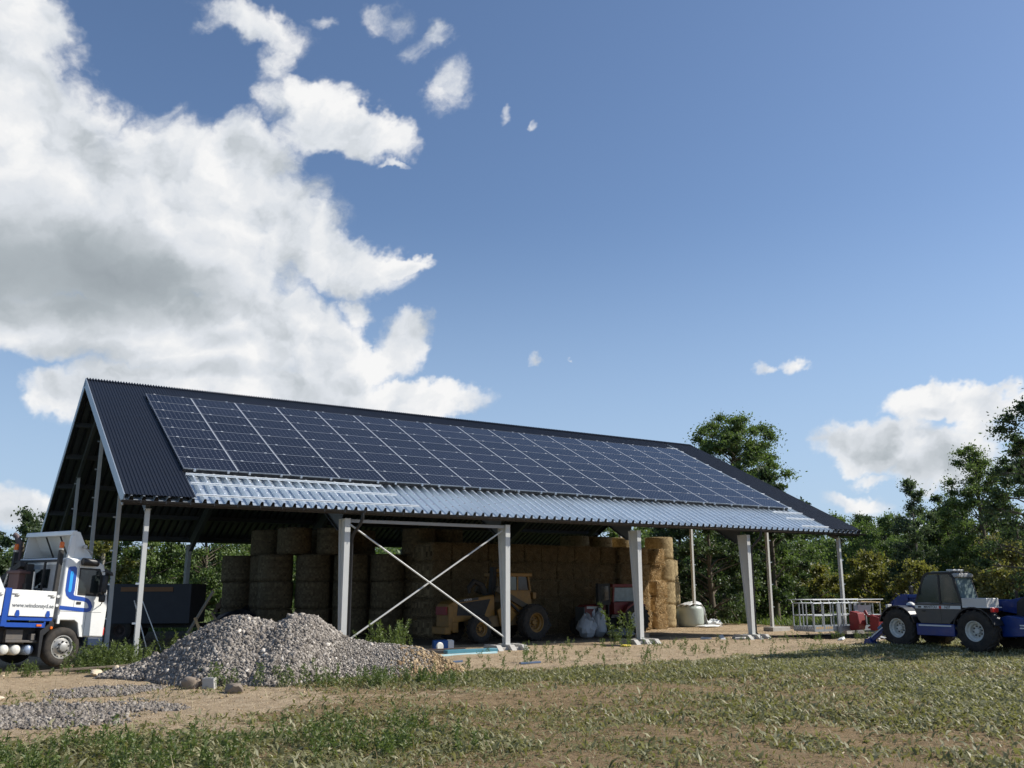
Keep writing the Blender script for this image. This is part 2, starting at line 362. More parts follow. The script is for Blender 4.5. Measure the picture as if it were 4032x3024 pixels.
# ------------------------------------------------------------------ materials
M = dict(
    galv=mat('galvanised_steel', (0.55, 0.60, 0.64), 0.36, 0.75, 0.18, 1.3, 0.05, 30),
    galvdeck=mat('galvanised_deck', (0.60, 0.66, 0.71), 0.38, 0.62, 0.2, 0.9),
    black_sheet=mat('black_roof_sheet', (0.011, 0.013, 0.019), 0.45, 0.0, 0.15, 0.7, spec=0.35),
    steel=mat('grey_painted_steel', (0.60, 0.60, 0.57), 0.5, 0.0, 0.08, 2.0, 0.03, 40),
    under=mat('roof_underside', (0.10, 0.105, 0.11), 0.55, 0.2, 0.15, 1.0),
    blackplastic=mat('black_plastic', (0.018, 0.018, 0.020), 0.45, 0, 0.2, 4),
    gutter=mat('black_gutter', (0.018, 0.019, 0.022), 0.4, 0, 0.15, 4),
    alu=mat('aluminium', (0.72, 0.74, 0.76), 0.3, 0.9, 0.08, 4),
    strut_grey=mat('strut_grey', (0.34, 0.34, 0.335), 0.5, 0.0, 0.08, 2.0),
    concrete=mat('concrete', (0.48, 0.46, 0.42), 0.9, 0, 0.16, 5, 0.3, 50, dirt=0.25, dirtcol=(0.3, 0.25, 0.18)),
    rubber=mat('tyre_rubber', (0.028, 0.026, 0.024), 0.8, 0, 0.35, 5, 0.2, 60, spec=0.3, dirt=0.55, dirtcol=(0.10, 0.08, 0.06)),
    white_paint=mat('white_paint', (0.80, 0.80, 0.77), 0.32, 0, 0.04, 1.5, coat=0.3, dirt=0.15, dirtcol=(0.5, 0.47, 0.40)),
    rimwhite=mat('grey_white_rim', (0.68, 0.67, 0.61), 0.55, 0, 0.1, 5, dirt=0.4, dirtcol=(0.24, 0.2, 0.15)),
    blue=mat('blue_paint', (0.003, 0.032, 0.19), 0.38, 0, 0.2, 2.5, coat=0.2, dirt=0.3, dirtcol=(0.06, 0.06, 0.08)),
    truckblue=mat('blue_stripe', (0.012, 0.07, 0.36), 0.35, 0, 0.08, 3, coat=0.3),
    cyan=mat('light_blue_stripe', (0.03, 0.36, 0.85), 0.35, 0, 0.05, 3),
    chassis=mat('chassis_black', (0.022, 0.021, 0.020), 0.7, 0, 0.3, 5, dirt=0.4, dirtcol=(0.07, 0.06, 0.05)),
    glass=mat('dark_glass', (0.02, 0.026, 0.026), 0.06, 0, 0.1, 2, spec=0.8),
    yellow=mat('worn_yellow_paint', (0.29, 0.145, 0.022), 0.5, 0, 0.18, 3, dirt=0.6, dirtcol=(0.12, 0.08, 0.04)),
    red=mat('red_paint', (0.26, 0.018, 0.018), 0.5, 0, 0.2, 3, dirt=0.5, dirtcol=(0.10, 0.05, 0.04)),
    tractorred=mat('tractor_red', (0.17, 0.012, 0.012), 0.45, 0, 0.2, 3, dirt=0.4),
    door_grey=mat('grey_door_paint', (0.075, 0.072, 0.068), 0.45, 0, 0.1, 3, dirt=0.3, dirtcol=(0.14, 0.12, 0.09)),
    sticker=mat('white_sticker', (0.72, 0.72, 0.70), 0.5, 0, 0.05, 4),
    ink=mat('black_ink', (0.02, 0.02, 0.02), 0.5),
    greyink=mat('grey_ink', (0.13, 0.14, 0.15), 0.5),
    orange=mat('orange_lens', (0.75, 0.16, 0.02), 0.25, 0, 0.1, 8),
    redlens=mat('red_lens', (0.6, 0.03, 0.025), 0.25, 0, 0.1, 8),
    chrome=mat('polished_rim', (0.48, 0.47, 0.44), 0.42, 0.45, 0.1, 6, dirt=0.3, dirtcol=(0.2, 0.17, 0.13)),
    wood=mat('weathered_wood', (0.26, 0.21, 0.15), 0.85, 0, 0.3, 5, 0.4, 30),
    palewood=mat('pale_wood', (0.50, 0.36, 0.19), 0.8, 0, 0.25, 5, 0.4, 30),
    bark=mat('bark', (0.13, 0.105, 0.075), 0.95, 0, 0.3, 6, 0.6, 20),
    pale_bark=mat('pale_bark', (0.30, 0.28, 0.24), 0.9, 0, 0.3, 6, 0.4, 20),
    darkbox=mat('dark_steel_box', (0.035, 0.036, 0.042), 0.6, 0, 0.25, 2),
    film=mat('white_film', (0.75, 0.77, 0.76), 0.35, 0, 0.05, 5, 0.5, 14),
    greyfilm=mat('grey_green_wrap', (0.42, 0.47, 0.42), 0.35, 0, 0.08, 3, 0.5, 10),
    bag=mat('translucent_bag', (0.42, 0.43, 0.44), 0.4, 0, 0.1, 8, 0.5, 25),
    grabbrown=mat('brown_grab_paint', (0.11, 0.055, 0.045), 0.6, 0, 0.3, 6),
    bluebox=mat('blue_plastic', (0.015, 0.09, 0.32), 0.4, 0, 0.1, 6),
    teal=mat('teal_sheet', (0.10, 0.30, 0.38), 0.4, 0, 0.2, 5),
    cyanstrip=mat('pale_blue_strip', (0.50, 0.72, 0.74), 0.4, 0, 0.1, 5),
    iron=mat('rusty_iron', (0.075, 0.05, 0.04), 0.8, 0, 0.3, 15, 0.3, 60),
    yellowstripe=mat('yellow_marking', (0.70, 0.40, 0.06), 0.5),
)

# ------------------------------------------------------------------ ground
EDGE = np.array([(-40, -2), (-6, -4), (0, -4.6), (3, -4.9), (6.8, -5.1), (8.4, -5.9), (11.5, -6.4), (17, -6.6), (21.6, -5.6), (26, -4.9), (32, -3), (60, -2)])
def edge_y(x): return np.interp(x, EDGE[:, 0], EDGE[:, 1])
def gz(x, y):
    x = np.asarray(x, float); y = np.asarray(y, float)
    r = np.hypot(x+4.3, y+26.3)
    z = -0.2+0.38*(1-sstep(3, 16, r))+0.09*np.exp(-(((x-23.7)/3.5)**2+((y+8.2)/4)**2))
    inside = sstep(-4, 0, x)*(1-sstep(30, 36, x))*sstep(-3, 1, y)*(1-sstep(20, 24, y))
    z += (fnoise(x, y, 0.35, 3)-0.5)*0.16*(1-inside*0.8)+(fnoise(x, y, 1.6, 8)-0.5)*0.09*(1-inside*0.6)
    far = sstep(60, 600, r); z += far*(fnoise(x, y, 0.01, 5)-0.5)*3
    return z
def axis(lo, hi, step, far):
    a = list(np.arange(lo, hi+1e-6, step)); g = step; b = a[-1]
    while b < far: g *= 1.35; b += g; a.append(b)
    g = step; b = lo
    while b > -far: g *= 1.35; b -= g; a.insert(0, b)
    return np.array(a)
xs = axis(-12, 46, 0.2, 1600); ys = axis(-27, 26, 0.2, 1600)
GX, GY = np.meshgrid(xs, ys, indexing='ij'); GZ = gz(GX, GY)
V = np.stack([GX, GY, GZ], -1).reshape(-1, 3); nx, ny = len(xs), len(ys)
I = (np.arange(nx-1)[:, None]*ny+np.arange(ny-1)[None, :]).ravel()
F = np.stack([I, I+ny, I+ny+1, I+1], -1)
def zones(x, y):
    """how much bare sand, green meadow and gravel dust the ground carries"""
    n = fnoise(x, y, 0.5, 21, 4)-0.5
    e = edge_y(x)
    sand = sstep(-0.9, 0.9, y-e+n*3.0)*(1-sstep(13, 17, y+n*2))*(1-sstep(32, 36, x+n*3))*sstep(-9, -6, x)
    left = (1-sstep(0.2, 3.6, x+n*5.0))*sstep(-14.2, -12.2, y+n*3)*(1-sstep(-3.4, -2.2, y))*sstep(-14, -9, x)
    track = np.exp(-((y-(-9.5-0.25*(x-3)))/1.3)**2)*(1-sstep(4, 9, x))*0.5
    sand = np.clip(np.maximum(sand, left*0.66)+track, 0, 1)
    green = np.clip(sstep(14, 19, y+n*4)+sstep(33, 38, x+n*4)*sstep(-12, -2, y)+(1-sstep(-9, -6, x)), 0, 1)*(1-sand)
    return sand, green
zs, zg = zones(GX, GY)
gm = bpy.data.materials.new('earth'); gm.use_nodes = True; t = NT(gm.node_tree); b = t.n['Principled BSDF']
tc = t.node('ShaderNodeTexCoord').outputs['Object']
sa = t.node('ShaderNodeAttribute', attribute_name='sand').outputs['Fac']; ga = t.node('ShaderNodeAttribute', attribute_name='green').outputs['Fac']
n_big = t.noise(tc, 0.7, 6, 0.65); n_med = t.noise(tc, 4.0, 8, 0.7); n_fine = t.noise(tc, 26.0, 8, 0.75)
field_c = t.ramp(n_med, [(0.28, (0.15, 0.105, 0.052)), (0.46, (0.28, 0.19, 0.098)), (0.62, (0.40, 0.275, 0.155)), (0.8, (0.22, 0.19, 0.085))])
field_c = t.mix(t.math('MULTIPLY', n_fine, 0.6), field_c, (0.24, 0.185, 0.11))
sand_c = t.ramp(n_med, [(0.25, (0.28, 0.20, 0.12)), (0.5, (0.48, 0.365, 0.235)), (0.75, (0.58, 0.465, 0.315))])
sand_c = t.mix(t.math('MULTIPLY', t.ramp(n_fine, [(0.52, (0, 0, 0)), (0.70, (1, 1, 1))]), 0.4), sand_c, (0.22, 0.155, 0.10))
green_c = t.ramp(n_med, [(0.3, (0.04, 0.06, 0.018)), (0.7, (0.11, 0.15, 0.045))])
f = t.math('ADD', sa, t.math('MULTIPLY', t.math('SUBTRACT', n_med, 0.5), 1.1)); f = t.ramp(f, [(0.42, (0, 0, 0)), (0.60, (1, 1, 1))])
c = t.mix(f, t.mix(ga, field_c, green_c), sand_c)
c = t.mix(t.math('MULTIPLY', t.math('SUBTRACT', n_big, 0.35, clamp=True), 0.5), c, (0.10, 0.07, 0.045))
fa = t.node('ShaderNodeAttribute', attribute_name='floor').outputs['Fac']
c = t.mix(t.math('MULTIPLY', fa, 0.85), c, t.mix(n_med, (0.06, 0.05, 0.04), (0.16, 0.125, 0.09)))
t.link(c, b.inputs['Base Color']); b.inputs['Roughness'].default_value = 0.95; b.inputs['Specular IOR Level'].default_value = 0.15
bn = t.node('ShaderNodeBump'); bn.inputs['Strength'].default_value = 1.0; bn.inputs['Distance'].default_value = 0.09
t.link(t.math('ADD', t.math('MULTIPLY', n_fine, 0.6), n_med), bn.inputs['Height']); t.link(bn.outputs[0], b.inputs['Normal'])
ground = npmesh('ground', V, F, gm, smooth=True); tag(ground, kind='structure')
zf = sstep(2.6, 4.5, GY+(fnoise(GX, GY, 0.8, 91)-0.5)*2.5)*(1-sstep(21, 22.5, GY))*sstep(0, 1.5, GX)*(1-sstep(22.0, 25, GX))   # trodden floor, colour darkened to deepen the shade under the roof
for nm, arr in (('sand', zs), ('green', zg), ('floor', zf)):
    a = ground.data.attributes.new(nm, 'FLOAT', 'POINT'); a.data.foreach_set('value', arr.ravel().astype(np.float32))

# ------------------------------------------------------------------ barn
RL, RS, TH, HE = 31.158, 11.882, 0.4637, 4.3314      # roof length, slope length, pitch, eave height
RC, RSN = math.cos(TH), math.sin(TH); RUN = RS*RC; RIDGE = HE+RS*RSN; WID = 2*RUN
def roof(x, s, lift=0.0, back=False):
    y = s*RC-lift*RSN; return (x, (WID-y) if back else y, HE+s*RSN+lift*RC)
barn = empty('pole_barn', (0, 0, 0), label='large open-sided steel barn with solar panels covering its dark pitched roof', cat='barn')
# profiled deck sheet: ribs running up the slope
def sheet(name, x0, x1, s0, s1, prof, pitch, base, mt, back=False, thick=0.0):
    pts = []; x = x0
    while x < x1-1e-6:
        for dx, h in prof:
            if x+dx*pitch <= x1+1e-6: pts.append((x+dx*pitch, h))
        x += pitch
    if pts[-1][0] < x1-1e-3: pts.append((x1, pts[0][1]))
    vs = [roof(px, s0, base+h, back) for px, h in pts]+[roof(px, s1, base+h, back) for px, h in pts]
    n = len(pts); mb = MB(); mb.add(vs, [(i, i+1, i+1+n, i+n) for i in range(n-1)])
    if thick:
        vs2 = [roof(px, s0, base+h-thick, back) for px, h in pts]
        mb.add([roof(px, s0, base+h, back) for px, h in pts]+vs2, [(i, i+1, i+1+n, i+n) for i in range(n-1)])
    return mb.build(name, mt, barn, smooth=0)
DECKP = [(0, 0), (0.34, 0), (0.46, 0.122), (0.62, 0.122), (0.74, 0.0)]
DP = 0.328
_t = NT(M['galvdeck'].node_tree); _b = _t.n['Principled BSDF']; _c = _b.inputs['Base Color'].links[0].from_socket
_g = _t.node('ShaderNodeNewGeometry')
_t.link(_t.mix(_g.outputs['Backfacing'], _c, (0.07, 0.074, 0.078)), _b.inputs['Base Color'])  # back face coloured dark to deepen the shade below the deck
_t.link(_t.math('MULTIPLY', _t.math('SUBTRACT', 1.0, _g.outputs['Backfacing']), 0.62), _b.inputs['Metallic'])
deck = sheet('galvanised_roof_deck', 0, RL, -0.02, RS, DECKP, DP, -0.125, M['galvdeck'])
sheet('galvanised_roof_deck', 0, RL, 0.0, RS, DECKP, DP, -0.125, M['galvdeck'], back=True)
FINE = [(0, 0.0), (0.30, 0.0), (0.42, 0.018), (0.78, 0.018), (0.90, 0.0)]
AX, AS, PW_, PH_ = 1.882, 2.143, 1.675, 1.010
sheet('black_roof_sheet', 0.0, AX+0.02, 0.02, RS, FINE, 0.1, 0.010, M['black_sheet'], thick=0.012)
sheet('black_roof_sheet', AX+0.02, AX+16*PW_+0.35, AS+8*PH_+0.02, RS, FINE, 0.1, 0.010, M['black_sheet'])
sheet('black_roof_sheet', AX+16*PW_+0.55, RL, 0.02, RS, FINE, 0.1, 0.010, M['black_sheet'], thick=0.012)
sheet('black_roof_sheet', 0.0, RL, 0.02, RS, FINE, 0.1, 0.010, M['black_sheet'], back=True)
mb = MB(); x = 0.0            # ridge cap with small corrugation
while x < RL-0.05:
    for bk in (False, True):
        mb.hexa([roof(x+0.0, RS-0.22, 0.030, bk), roof(x+0.06, RS-0.22, 0.030, bk), roof(x+0.06, RS, 0.030, bk), roof(x, RS, 0.030, bk),
                 roof(x+0.015, RS-0.22, 0.055, bk), roof(x+0.045, RS-0.22, 0.055, bk), roof(x+0.045, RS+0.02, 0.06, bk), roof(x+0.015, RS+0.02, 0.06, bk)])
    x += 0.1
mb.build('ridge_cap', M['black_sheet'], barn, smooth=0)
# rake trims (gable edges)
def slopebox(x0, x1, s0, s1, l0, l1, back=False):
    return [roof(x0, s0, l0, back), roof(x1, s0, l0, back), roof(x1, s1, l0, back), roof(x0, s1, l0, back), roof(x0, s0, l1, back), roof(x1, s0, l1, back), roof(x1, s1, l1, back), roof(x0, s1, l1, back)]
rake = mat('rake_trim', (0.30, 0.34, 0.39), 0.4, 0.3, 0.1, 2)
for x0, x1 in ((-0.03, 0.0), (RL, RL+0.03)):
    for bk in (False, True):
        MB().hexa(slopebox(x0, x1, -0.04, RS, -0.29, 0.035, bk)).build('rake_trim', rake if x0 < 0 else M['black_sheet'], barn)
# eaves fascia and gutters
for bk in (False, True):
    mb = MB().hexa(slopebox(0, RL, 0.05, 0.09, -0.30, -0.14, bk)); mb.build('eave_fascia', M['blackplastic'], barn)
    sgn = -1 if not bk else 1; y0 = -0.02 if not bk else WID+0.02
    mb = MB(); n = 10; pr = [(y0+sgn*(0.075-0.075*math.cos(math.pi*k/n)), HE-0.145-0.075*math.sin(math.pi*k/n)) for k in range(n+1)]
    pr2 = [(y0+sgn*(0.075-0.068*math.cos(math.pi*k/n)), HE-0.145-0.068*math.sin(math.pi*k/n)) for k in range(n+1)]
    mb.prism(pr+pr2[::-1], 'x', -0.1, RL+0.22)
    g = mb.build('gutter', M['gutter'], barn)
    if bk: continue
    x = 0.4; br0 = MB().box(-0.015, 0.015, -0.154, 0, 0, 0.015).box(-0.012, 0.012, -0.154, -0.150, -0.07, 0.0).build('gutter_bracket', M['gutter'], g)
    while x < RL:
        br = br0 if x < 0.5 else br0.copy()
        if br is not br0: col.objects.link(br)
        br.parent = g; br.location = (x, y0, HE-0.15); x += 0.656
# sealant dabs and fixings on the bare deck
mb = MB(); k = 0; x = DP*0.52
while x < RL-2.3:
    if x > AX:
        for j in range(4):
            s = 0.25+0.52*j+(k % 3)*0.14
            if s < AS-0.05:
                c0 = roof(x, s, -0.008)
                mb.lathe([(0.036, 0), (0.030, 0.012), (0.010, 0.02)], c0, (0, -RSN, RC), 8)
    x += DP; k += 1
o = mb.build('deck_fixings', mat('bright_fixing', (0.85, 0.87, 0.88), 0.25, 0.6, 0.03, 5), barn); tag(o, kind='stuff')
def rail(x0, x1, s):
    MB().hexa(slopebox(x0, x1, s-0.02, s+0.02, 0.0, 0.045)).hexa(slopebox(x0, x1, s-0.03, s+0.03, -0.008, 0.0)).build('mounting_rail', mat('bright_rail', (0.82, 0.84, 0.85), 0.45, 0.2, 0.04, 5), barn)
for (a, b2, s) in ((AX+0.05, 8.3, 1.92), (AX+0.05, 8.6, 1.15), (AX+0.05, 9.0, 0.22), (27.3, 29.25, 1.75), (27.4, 29.25, 1.05), (27.5, 29.25, 0.2)): rail(a, b2, s)
for k in range(9): rail(AX+16*PW_+0.06, AX+16*PW_+0.52, AS+k*PH_-(0.02 if k else -0.25))
rail(AX+16*PW_-0.3, AX+16*PW_+0.5, AS+8*PH_+0.45)
# solar panels
pm = bpy.data.materials.new('solar_cells'); pm.use_nodes = True; t = NT(pm.node_tree); b = t.n['Principled BSDF']
tc = t.node('ShaderNodeTexCoord').outputs['Object']; sxx, syy, szz = t.sep(tc)
def cell(v, off, p):
    f_ = t.math('FRACT', t.math('DIVIDE', t.math('SUBTRACT', v, off), p)); return t.math('ABSOLUTE', t.math('SUBTRACT', f_, 0.5))
cx = cell(sxx, 0.035, 0.1595); cy = cell(syy, 0.02, 0.1595)     # 0.5 at the cell borders
dia = t.math('GREATER_THAN', t.math('ADD', cx, cy), 0.90)
ln = t.math('GREATER_THAN', t.math('MAXIMUM', cx, t.math('SUBTRACT', cy, 0.001)), 0.484)
bus = t.math('GREATER_THAN', t.math('ABSOLUTE', t.math('SUBTRACT', t.math('FRACT', t.math('MULTIPLY', t.math('DIVIDE', syy, 0.1595), 3.0)), 0.5)), 0.47)
ms = t.math('ADD', t.math('MULTIPLY', dia, 0.62), t.math('MULTIPLY', ln, 0.20), clamp=True)
ms = t.math('MAXIMUM', ms, t.math('MULTIPLY', bus, 0.12))
oi = t.node('ShaderNodeObjectInfo').outputs['Random']
base = t.mix(oi, (0.004, 0.005, 0.011), (0.009, 0.011, 0.021))
t.link(t.mix(ms, base, (0.42, 0.44, 0.48)), b.inputs['Base Color']); b.inputs['Roughness'].default_value = 0.14
b.inputs['Specular IOR Level'].default_value = 0.25; b.inputs['IOR'].default_value = 1.36
mb = MB(); W_, H_ = PW_-0.022, PH_-0.012
mb.add([(0.012, 0.012, 0.036), (W_-0.012, 0.012, 0.036), (W_-0.012, H_-0.012, 0.036), (0.012, H_-0.012, 0.036)], [(0, 1, 2, 3)], 0)
for q in ((0, W_, 0, 0.012), (0, W_, H_-0.012, H_), (0, 0.012, 0.012, H_-0.012), (W_-0.012, W_, 0.012, H_-0.012)): mb.box(*q, 0, 0.04, 1)
mb.box(0.012, W_-0.012, 0.012, H_-0.012, 0.0, 0.004, 1)
mb.box(W_-0.016, W_+0.004, 0.0, H_+0.012, 0.036, 0.043, 2)
for cxx in (0.28, W_-0.34):
    mb.box(cxx, cxx+0.08, H_-0.018, H_+0.030, 0.036, 0.050, 2)
pme = mb.build('solar_panel', [pm, mat('panel_frame', (0.42, 0.44, 0.47), 0.4, 0.6, 0.05, 4), mat('panel_clamp', (0.85, 0.87, 0.88), 0.35, 0.4, 0.03, 5)], None, smooth=0)
panels = [(j, i) for j in range(16) for i in range(8)]
def pan_loc(j, i): return Vector(roof(AX+j*PW_+0.011, AS+i*PH_, 0.09))
panels.sort(key=lambda ji: (pan_loc(*ji)-CAM).length)
prot = (TH, 0, 0)
for k, (j, i) in enumerate(panels[:100]):
    o = pme if k == 0 else pme.copy()
    if k: col.objects.link(o)
    o.parent = barn; o.location = pan_loc(j, i); o.rotation_euler = prot
import bmesh
bmj = bmesh.new(); Mr = Matrix.Rotation(TH, 4, 'X')
base0 = pan_loc(*panels[100])
for (j, i) in panels[100:]:       # the farthest ones, one object on the same cell grid
    tmp = pme.data.copy(); off = Mr.inverted() @ (pan_loc(j, i)-base0)
    tmp.transform(Matrix.Translation(off)); bmj.from_mesh(tmp); bpy.data.meshes.remove(tmp)
me = bpy.data.meshes.new('distant_solar_panel'); bmj.to_mesh(me); bmj.free()
for mm in pme.data.materials: me.materials.append(mm)
# its cell pattern repeats with the panel pitch
pm2 = pm.copy(); pm2.name = 'solar_cells_far'; me.materials[0] = pm2; t2 = NT(pm2.node_tree)
tcn = [n for n in t2.n if n.type == 'TEX_COORD'][0]; sepn = [n for n in t2.n if n.type == 'SEPXYZ'][0]
wr = t2.n.new('ShaderNodeVectorMath'); wr.operation = 'WRAP'; t2.l.new(tcn.outputs['Object'], wr.inputs[0]); wr.inputs[1].default_value = (PW_, PH_, 10); wr.inputs[2].default_value = (0, 0, -10); t2.l.new(wr.outputs[0], sepn.inputs[0])
o = bpy.data.objects.new('distant_solar_panel', me); col.objects.link(o); o.parent = barn; o.location = base0; o.rotation_euler = prot; tag(o, kind='stuff')
mb = MB(); s = AS-0.05        # hooks holding the lowest panel row
for j in range(16):
    for cxx in (0.30, PW_-0.36): mb.hexa(slopebox(AX+j*PW_+cxx, AX+j*PW_+cxx+0.07, AS-0.075, AS-0.005, 0.05, 0.135))
tag(mb.build('panel_hook', M['alu'], barn), kind='stuff')
MB().hexa(slopebox(AX, AX+16*PW_, AS-0.006, AS+0.03, -0.008, 0.085)).build('panel_base_strip', M['blackplastic'], barn)
# purlins under the deck
for bk in (False, True):
    for s in (0.25, 2.3, 4.6, 6.9, 9.2, 11.5):
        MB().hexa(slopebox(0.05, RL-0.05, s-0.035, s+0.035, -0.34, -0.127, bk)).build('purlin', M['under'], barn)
# portal frames
P0, BAY, YP = 0.706, 5.896, 0.30
def colmesh(x, front=True):
    """tapered I column: outer flange upright at YP, inner flange leaning in"""
    mb = MB(); top = 3.95; wv = 0.09
    d0, d1 = 0.20, 0.52
    Y = (lambda y: y) if front else (lambda y: WID-y)
    def hx(x0, x1, ya0, ya1, yb0, yb1, z0, z1):
        p = [(x0, Y(ya0), z0), (x1, Y(ya0), z0), (x1, Y(ya1), z0), (x0, Y(ya1), z0), (x0, Y(yb0), z1), (x1, Y(yb0), z1), (x1, Y(yb1), z1), (x0, Y(yb1), z1)]
        mb.hexa(p)
    hx(x-wv, x+wv, YP, YP+0.014, YP, YP+0.014, 0, top)
    hx(x-0.006, x+0.006, YP+0.014, YP+d0, YP+0.014, YP+d1, 0, top)
    hx(x-wv, x+wv, YP+d0, YP+d0+0.014, YP+d1, YP+d1+0.014, 0, top)
    hx(x-wv-0.02, x+wv+0.02, YP-0.03, YP+d0+0.05, YP-0.03, YP+d0+0.05, -0.015, 0.0)
    hx(x-wv, x+wv, YP-0.01, YP+d1+0.02, YP-0.01, YP+d1+0.02, top, top+0.02)
    return mb
for k in range(1, 5):
    x = P0+BAY*k
    for fr in (True, False):
        colmesh(x, fr).build('column', M['steel'], barn, smooth=0)
    for bk in (False, True):         # rafters, tapered
        for sg in (0,):
            sA, sB = 0.55, RS-0.15
            mb = MB()
            def rx(x0, x1, a0, a1, b0, b1): mb.hexa([roof(x0, sA, a0, bk), roof(x1, sA, a0, bk), roof(x1, sB, b0, bk), roof(x0, sB, b0, bk), roof(x0, sA, a1, bk), roof(x1, sA, a1, bk), roof(x1, sB, b1, bk), roof(x0, sB, b1, bk)])
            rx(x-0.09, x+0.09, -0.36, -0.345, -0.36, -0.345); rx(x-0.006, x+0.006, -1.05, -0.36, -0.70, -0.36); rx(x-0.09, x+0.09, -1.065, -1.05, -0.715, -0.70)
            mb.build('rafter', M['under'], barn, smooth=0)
CLEAT = MB().box(-0.05, 0.05, -0.01, 0.01, 0, 0.05).build('cleat', M['galv'])
for k in (0, 5):                     # gable frames: light rafters on slim posts
    x = P0+BAY*k
    for bk in (False, True):
        MB().hexa(slopebox(x-0.06, x+0.06, 0.3, RS-0.1, -0.60, -0.345, bk)).build('gable_rafter', M['under'], barn)
    for q in range(5):
        y = (0.45, 5.1 if k == 0 else 4.6, 10.2 if k == 0 else 9.85, 15.8, WID-0.45)[q]
        zt = HE+min(y, WID-y)*math.tan(TH)-0.62
        mb = MB(); hw = 0.06
        if q in (0, 4): zt = 4.0
        mb.box(x-hw, x+hw, y-0.07, y-0.058, 0, zt).box(x-hw, x+hw, y+0.058, y+0.07, 0, zt).box(x-0.006, x+0.006, y-0.058, y+0.058, 0, zt)
        mb.box(x-hw-0.02, x+hw+0.02, y-0.12, y+0.12, zt, zt+0.012)
        p = mb.build('gable_post', M['steel'], barn, smooth=0)
        z = 0.9; sgn = -1 if k == 0 else 1
        while z < zt-0.2:
            c = CLEAT if CLEAT.parent is None else CLEAT.copy()
            if c is not CLEAT: col.objects.link(c)
            c.parent = p; c.location = (x+sgn*(hw+0.05), y-0.06, z); z += 1.05
# bracing in the second bay
xb, xc = P0+BAY, P0+2*BAY
MB().beam((xb+0.1, YP+0.10, 3.90), (xc-0.1, YP+0.10, 3.90), 0.08, 0.10).build('brace_strut', M['strut_grey'], barn)
MB().cyl((xb+0.11, YP+0.06, 3.78), (xc-0.11, YP+0.06, 0.22), 0.028).build('brace_rod', M['steel'], barn)
MB().cyl((xb+0.11, YP+0.18, 0.22), (xc-0.11, YP+0.18, 3.78), 0.028).build('brace_rod', M['steel'], barn)
# inclined roof tie seen in the open bay
MB().cyl(roof(P0+3*BAY+0.1, 9.0, -0.8, True), roof(P0+4*BAY-0.1, 1.0, -0.8, True), 0.03).build('roof_tie', M['under'], barn)
# downpipes
def downpipe(x, ylast):
    z0 = HE-0.2
    pts = [(x+0.32, -0.095, z0), (x+0.32, -0.095, z0-0.18), (x+0.29, 0.0, z0-0.34), (x+0.20, 0.28, z0-0.62), (x+0.18, 0.36, z0-0.8), (x+0.18, 0.36, 0.25)]
    pts += ylast
    MB().tube(pts, 0.05, 12).build('downpipe', M['gutter'], barn)
downpipe(xb, [(xb+0.18, 0.36, -0.15)])
xe = P0+4*BAY
downpipe(xe, [(xe+0.2, 0.38, 0.05), (xe+0.34, 0.42, -0.05), (xe+0.6, 0.5, -0.08)])

# concrete footings under every column
def footing(x, y, front, lab):
    mb = MB(); s = -1 if front else 1
    mb.box(x-0.55, x+0.62, y-0.30, y+0.55, -0.26, -0.10)
    for dx in (-0.50, 0.02, 0.50):
        wv = 0.10 if dx else 0.15
        a = y-0.62 if dx else y-0.75; bb = y+0.4
        mb.hexa([(x+dx-wv, a, -0.26), (x+dx+wv, a, -0.26), (x+dx+wv, bb, -0.26), (x+dx-wv, bb, -0.26), (x+dx-wv, a+0.26, -0.018), (x+dx+wv, a+0.26, -0.018), (x+dx+wv, bb, -0.018), (x+dx-wv, bb, -0.018)])
    o = mb.build('concrete_footing', M['concrete'], None, bevel=0.012); tag(o, lab, 'footing', 'concrete footings under the barn columns')
footing(xb, YP+0.15, True, 'ribbed concrete footing behind the gravel heap, under the column with a downpipe')
footing(xc, YP+0.15, True, 'ribbed concrete footing at the column where the lower end of the cross brace lands')
footing(P0+3*BAY, YP+0.15, True, 'ribbed concrete footing under the column in front of the red tractor')
footing(xe, YP+0.15, True, 'ribbed concrete footing under the column with the bent black drainpipe')
for k, (q, lab) in enumerate((((P0+5*BAY, 4.6), 'low white concrete pad under the slim post left of the platform basket'), ((P0+5*BAY, 0.45), 'low white concrete pad under the corner post behind the platform basket'))):
    o = MB().box(q[0]-0.3, q[0]+0.9, q[1]-0.3, q[1]+0.3, -0.26, -0.017).build('concrete_pad', M['concrete'], None, bevel=0.01); tag(o, lab, 'footing', 'concrete footings under the barn columns')

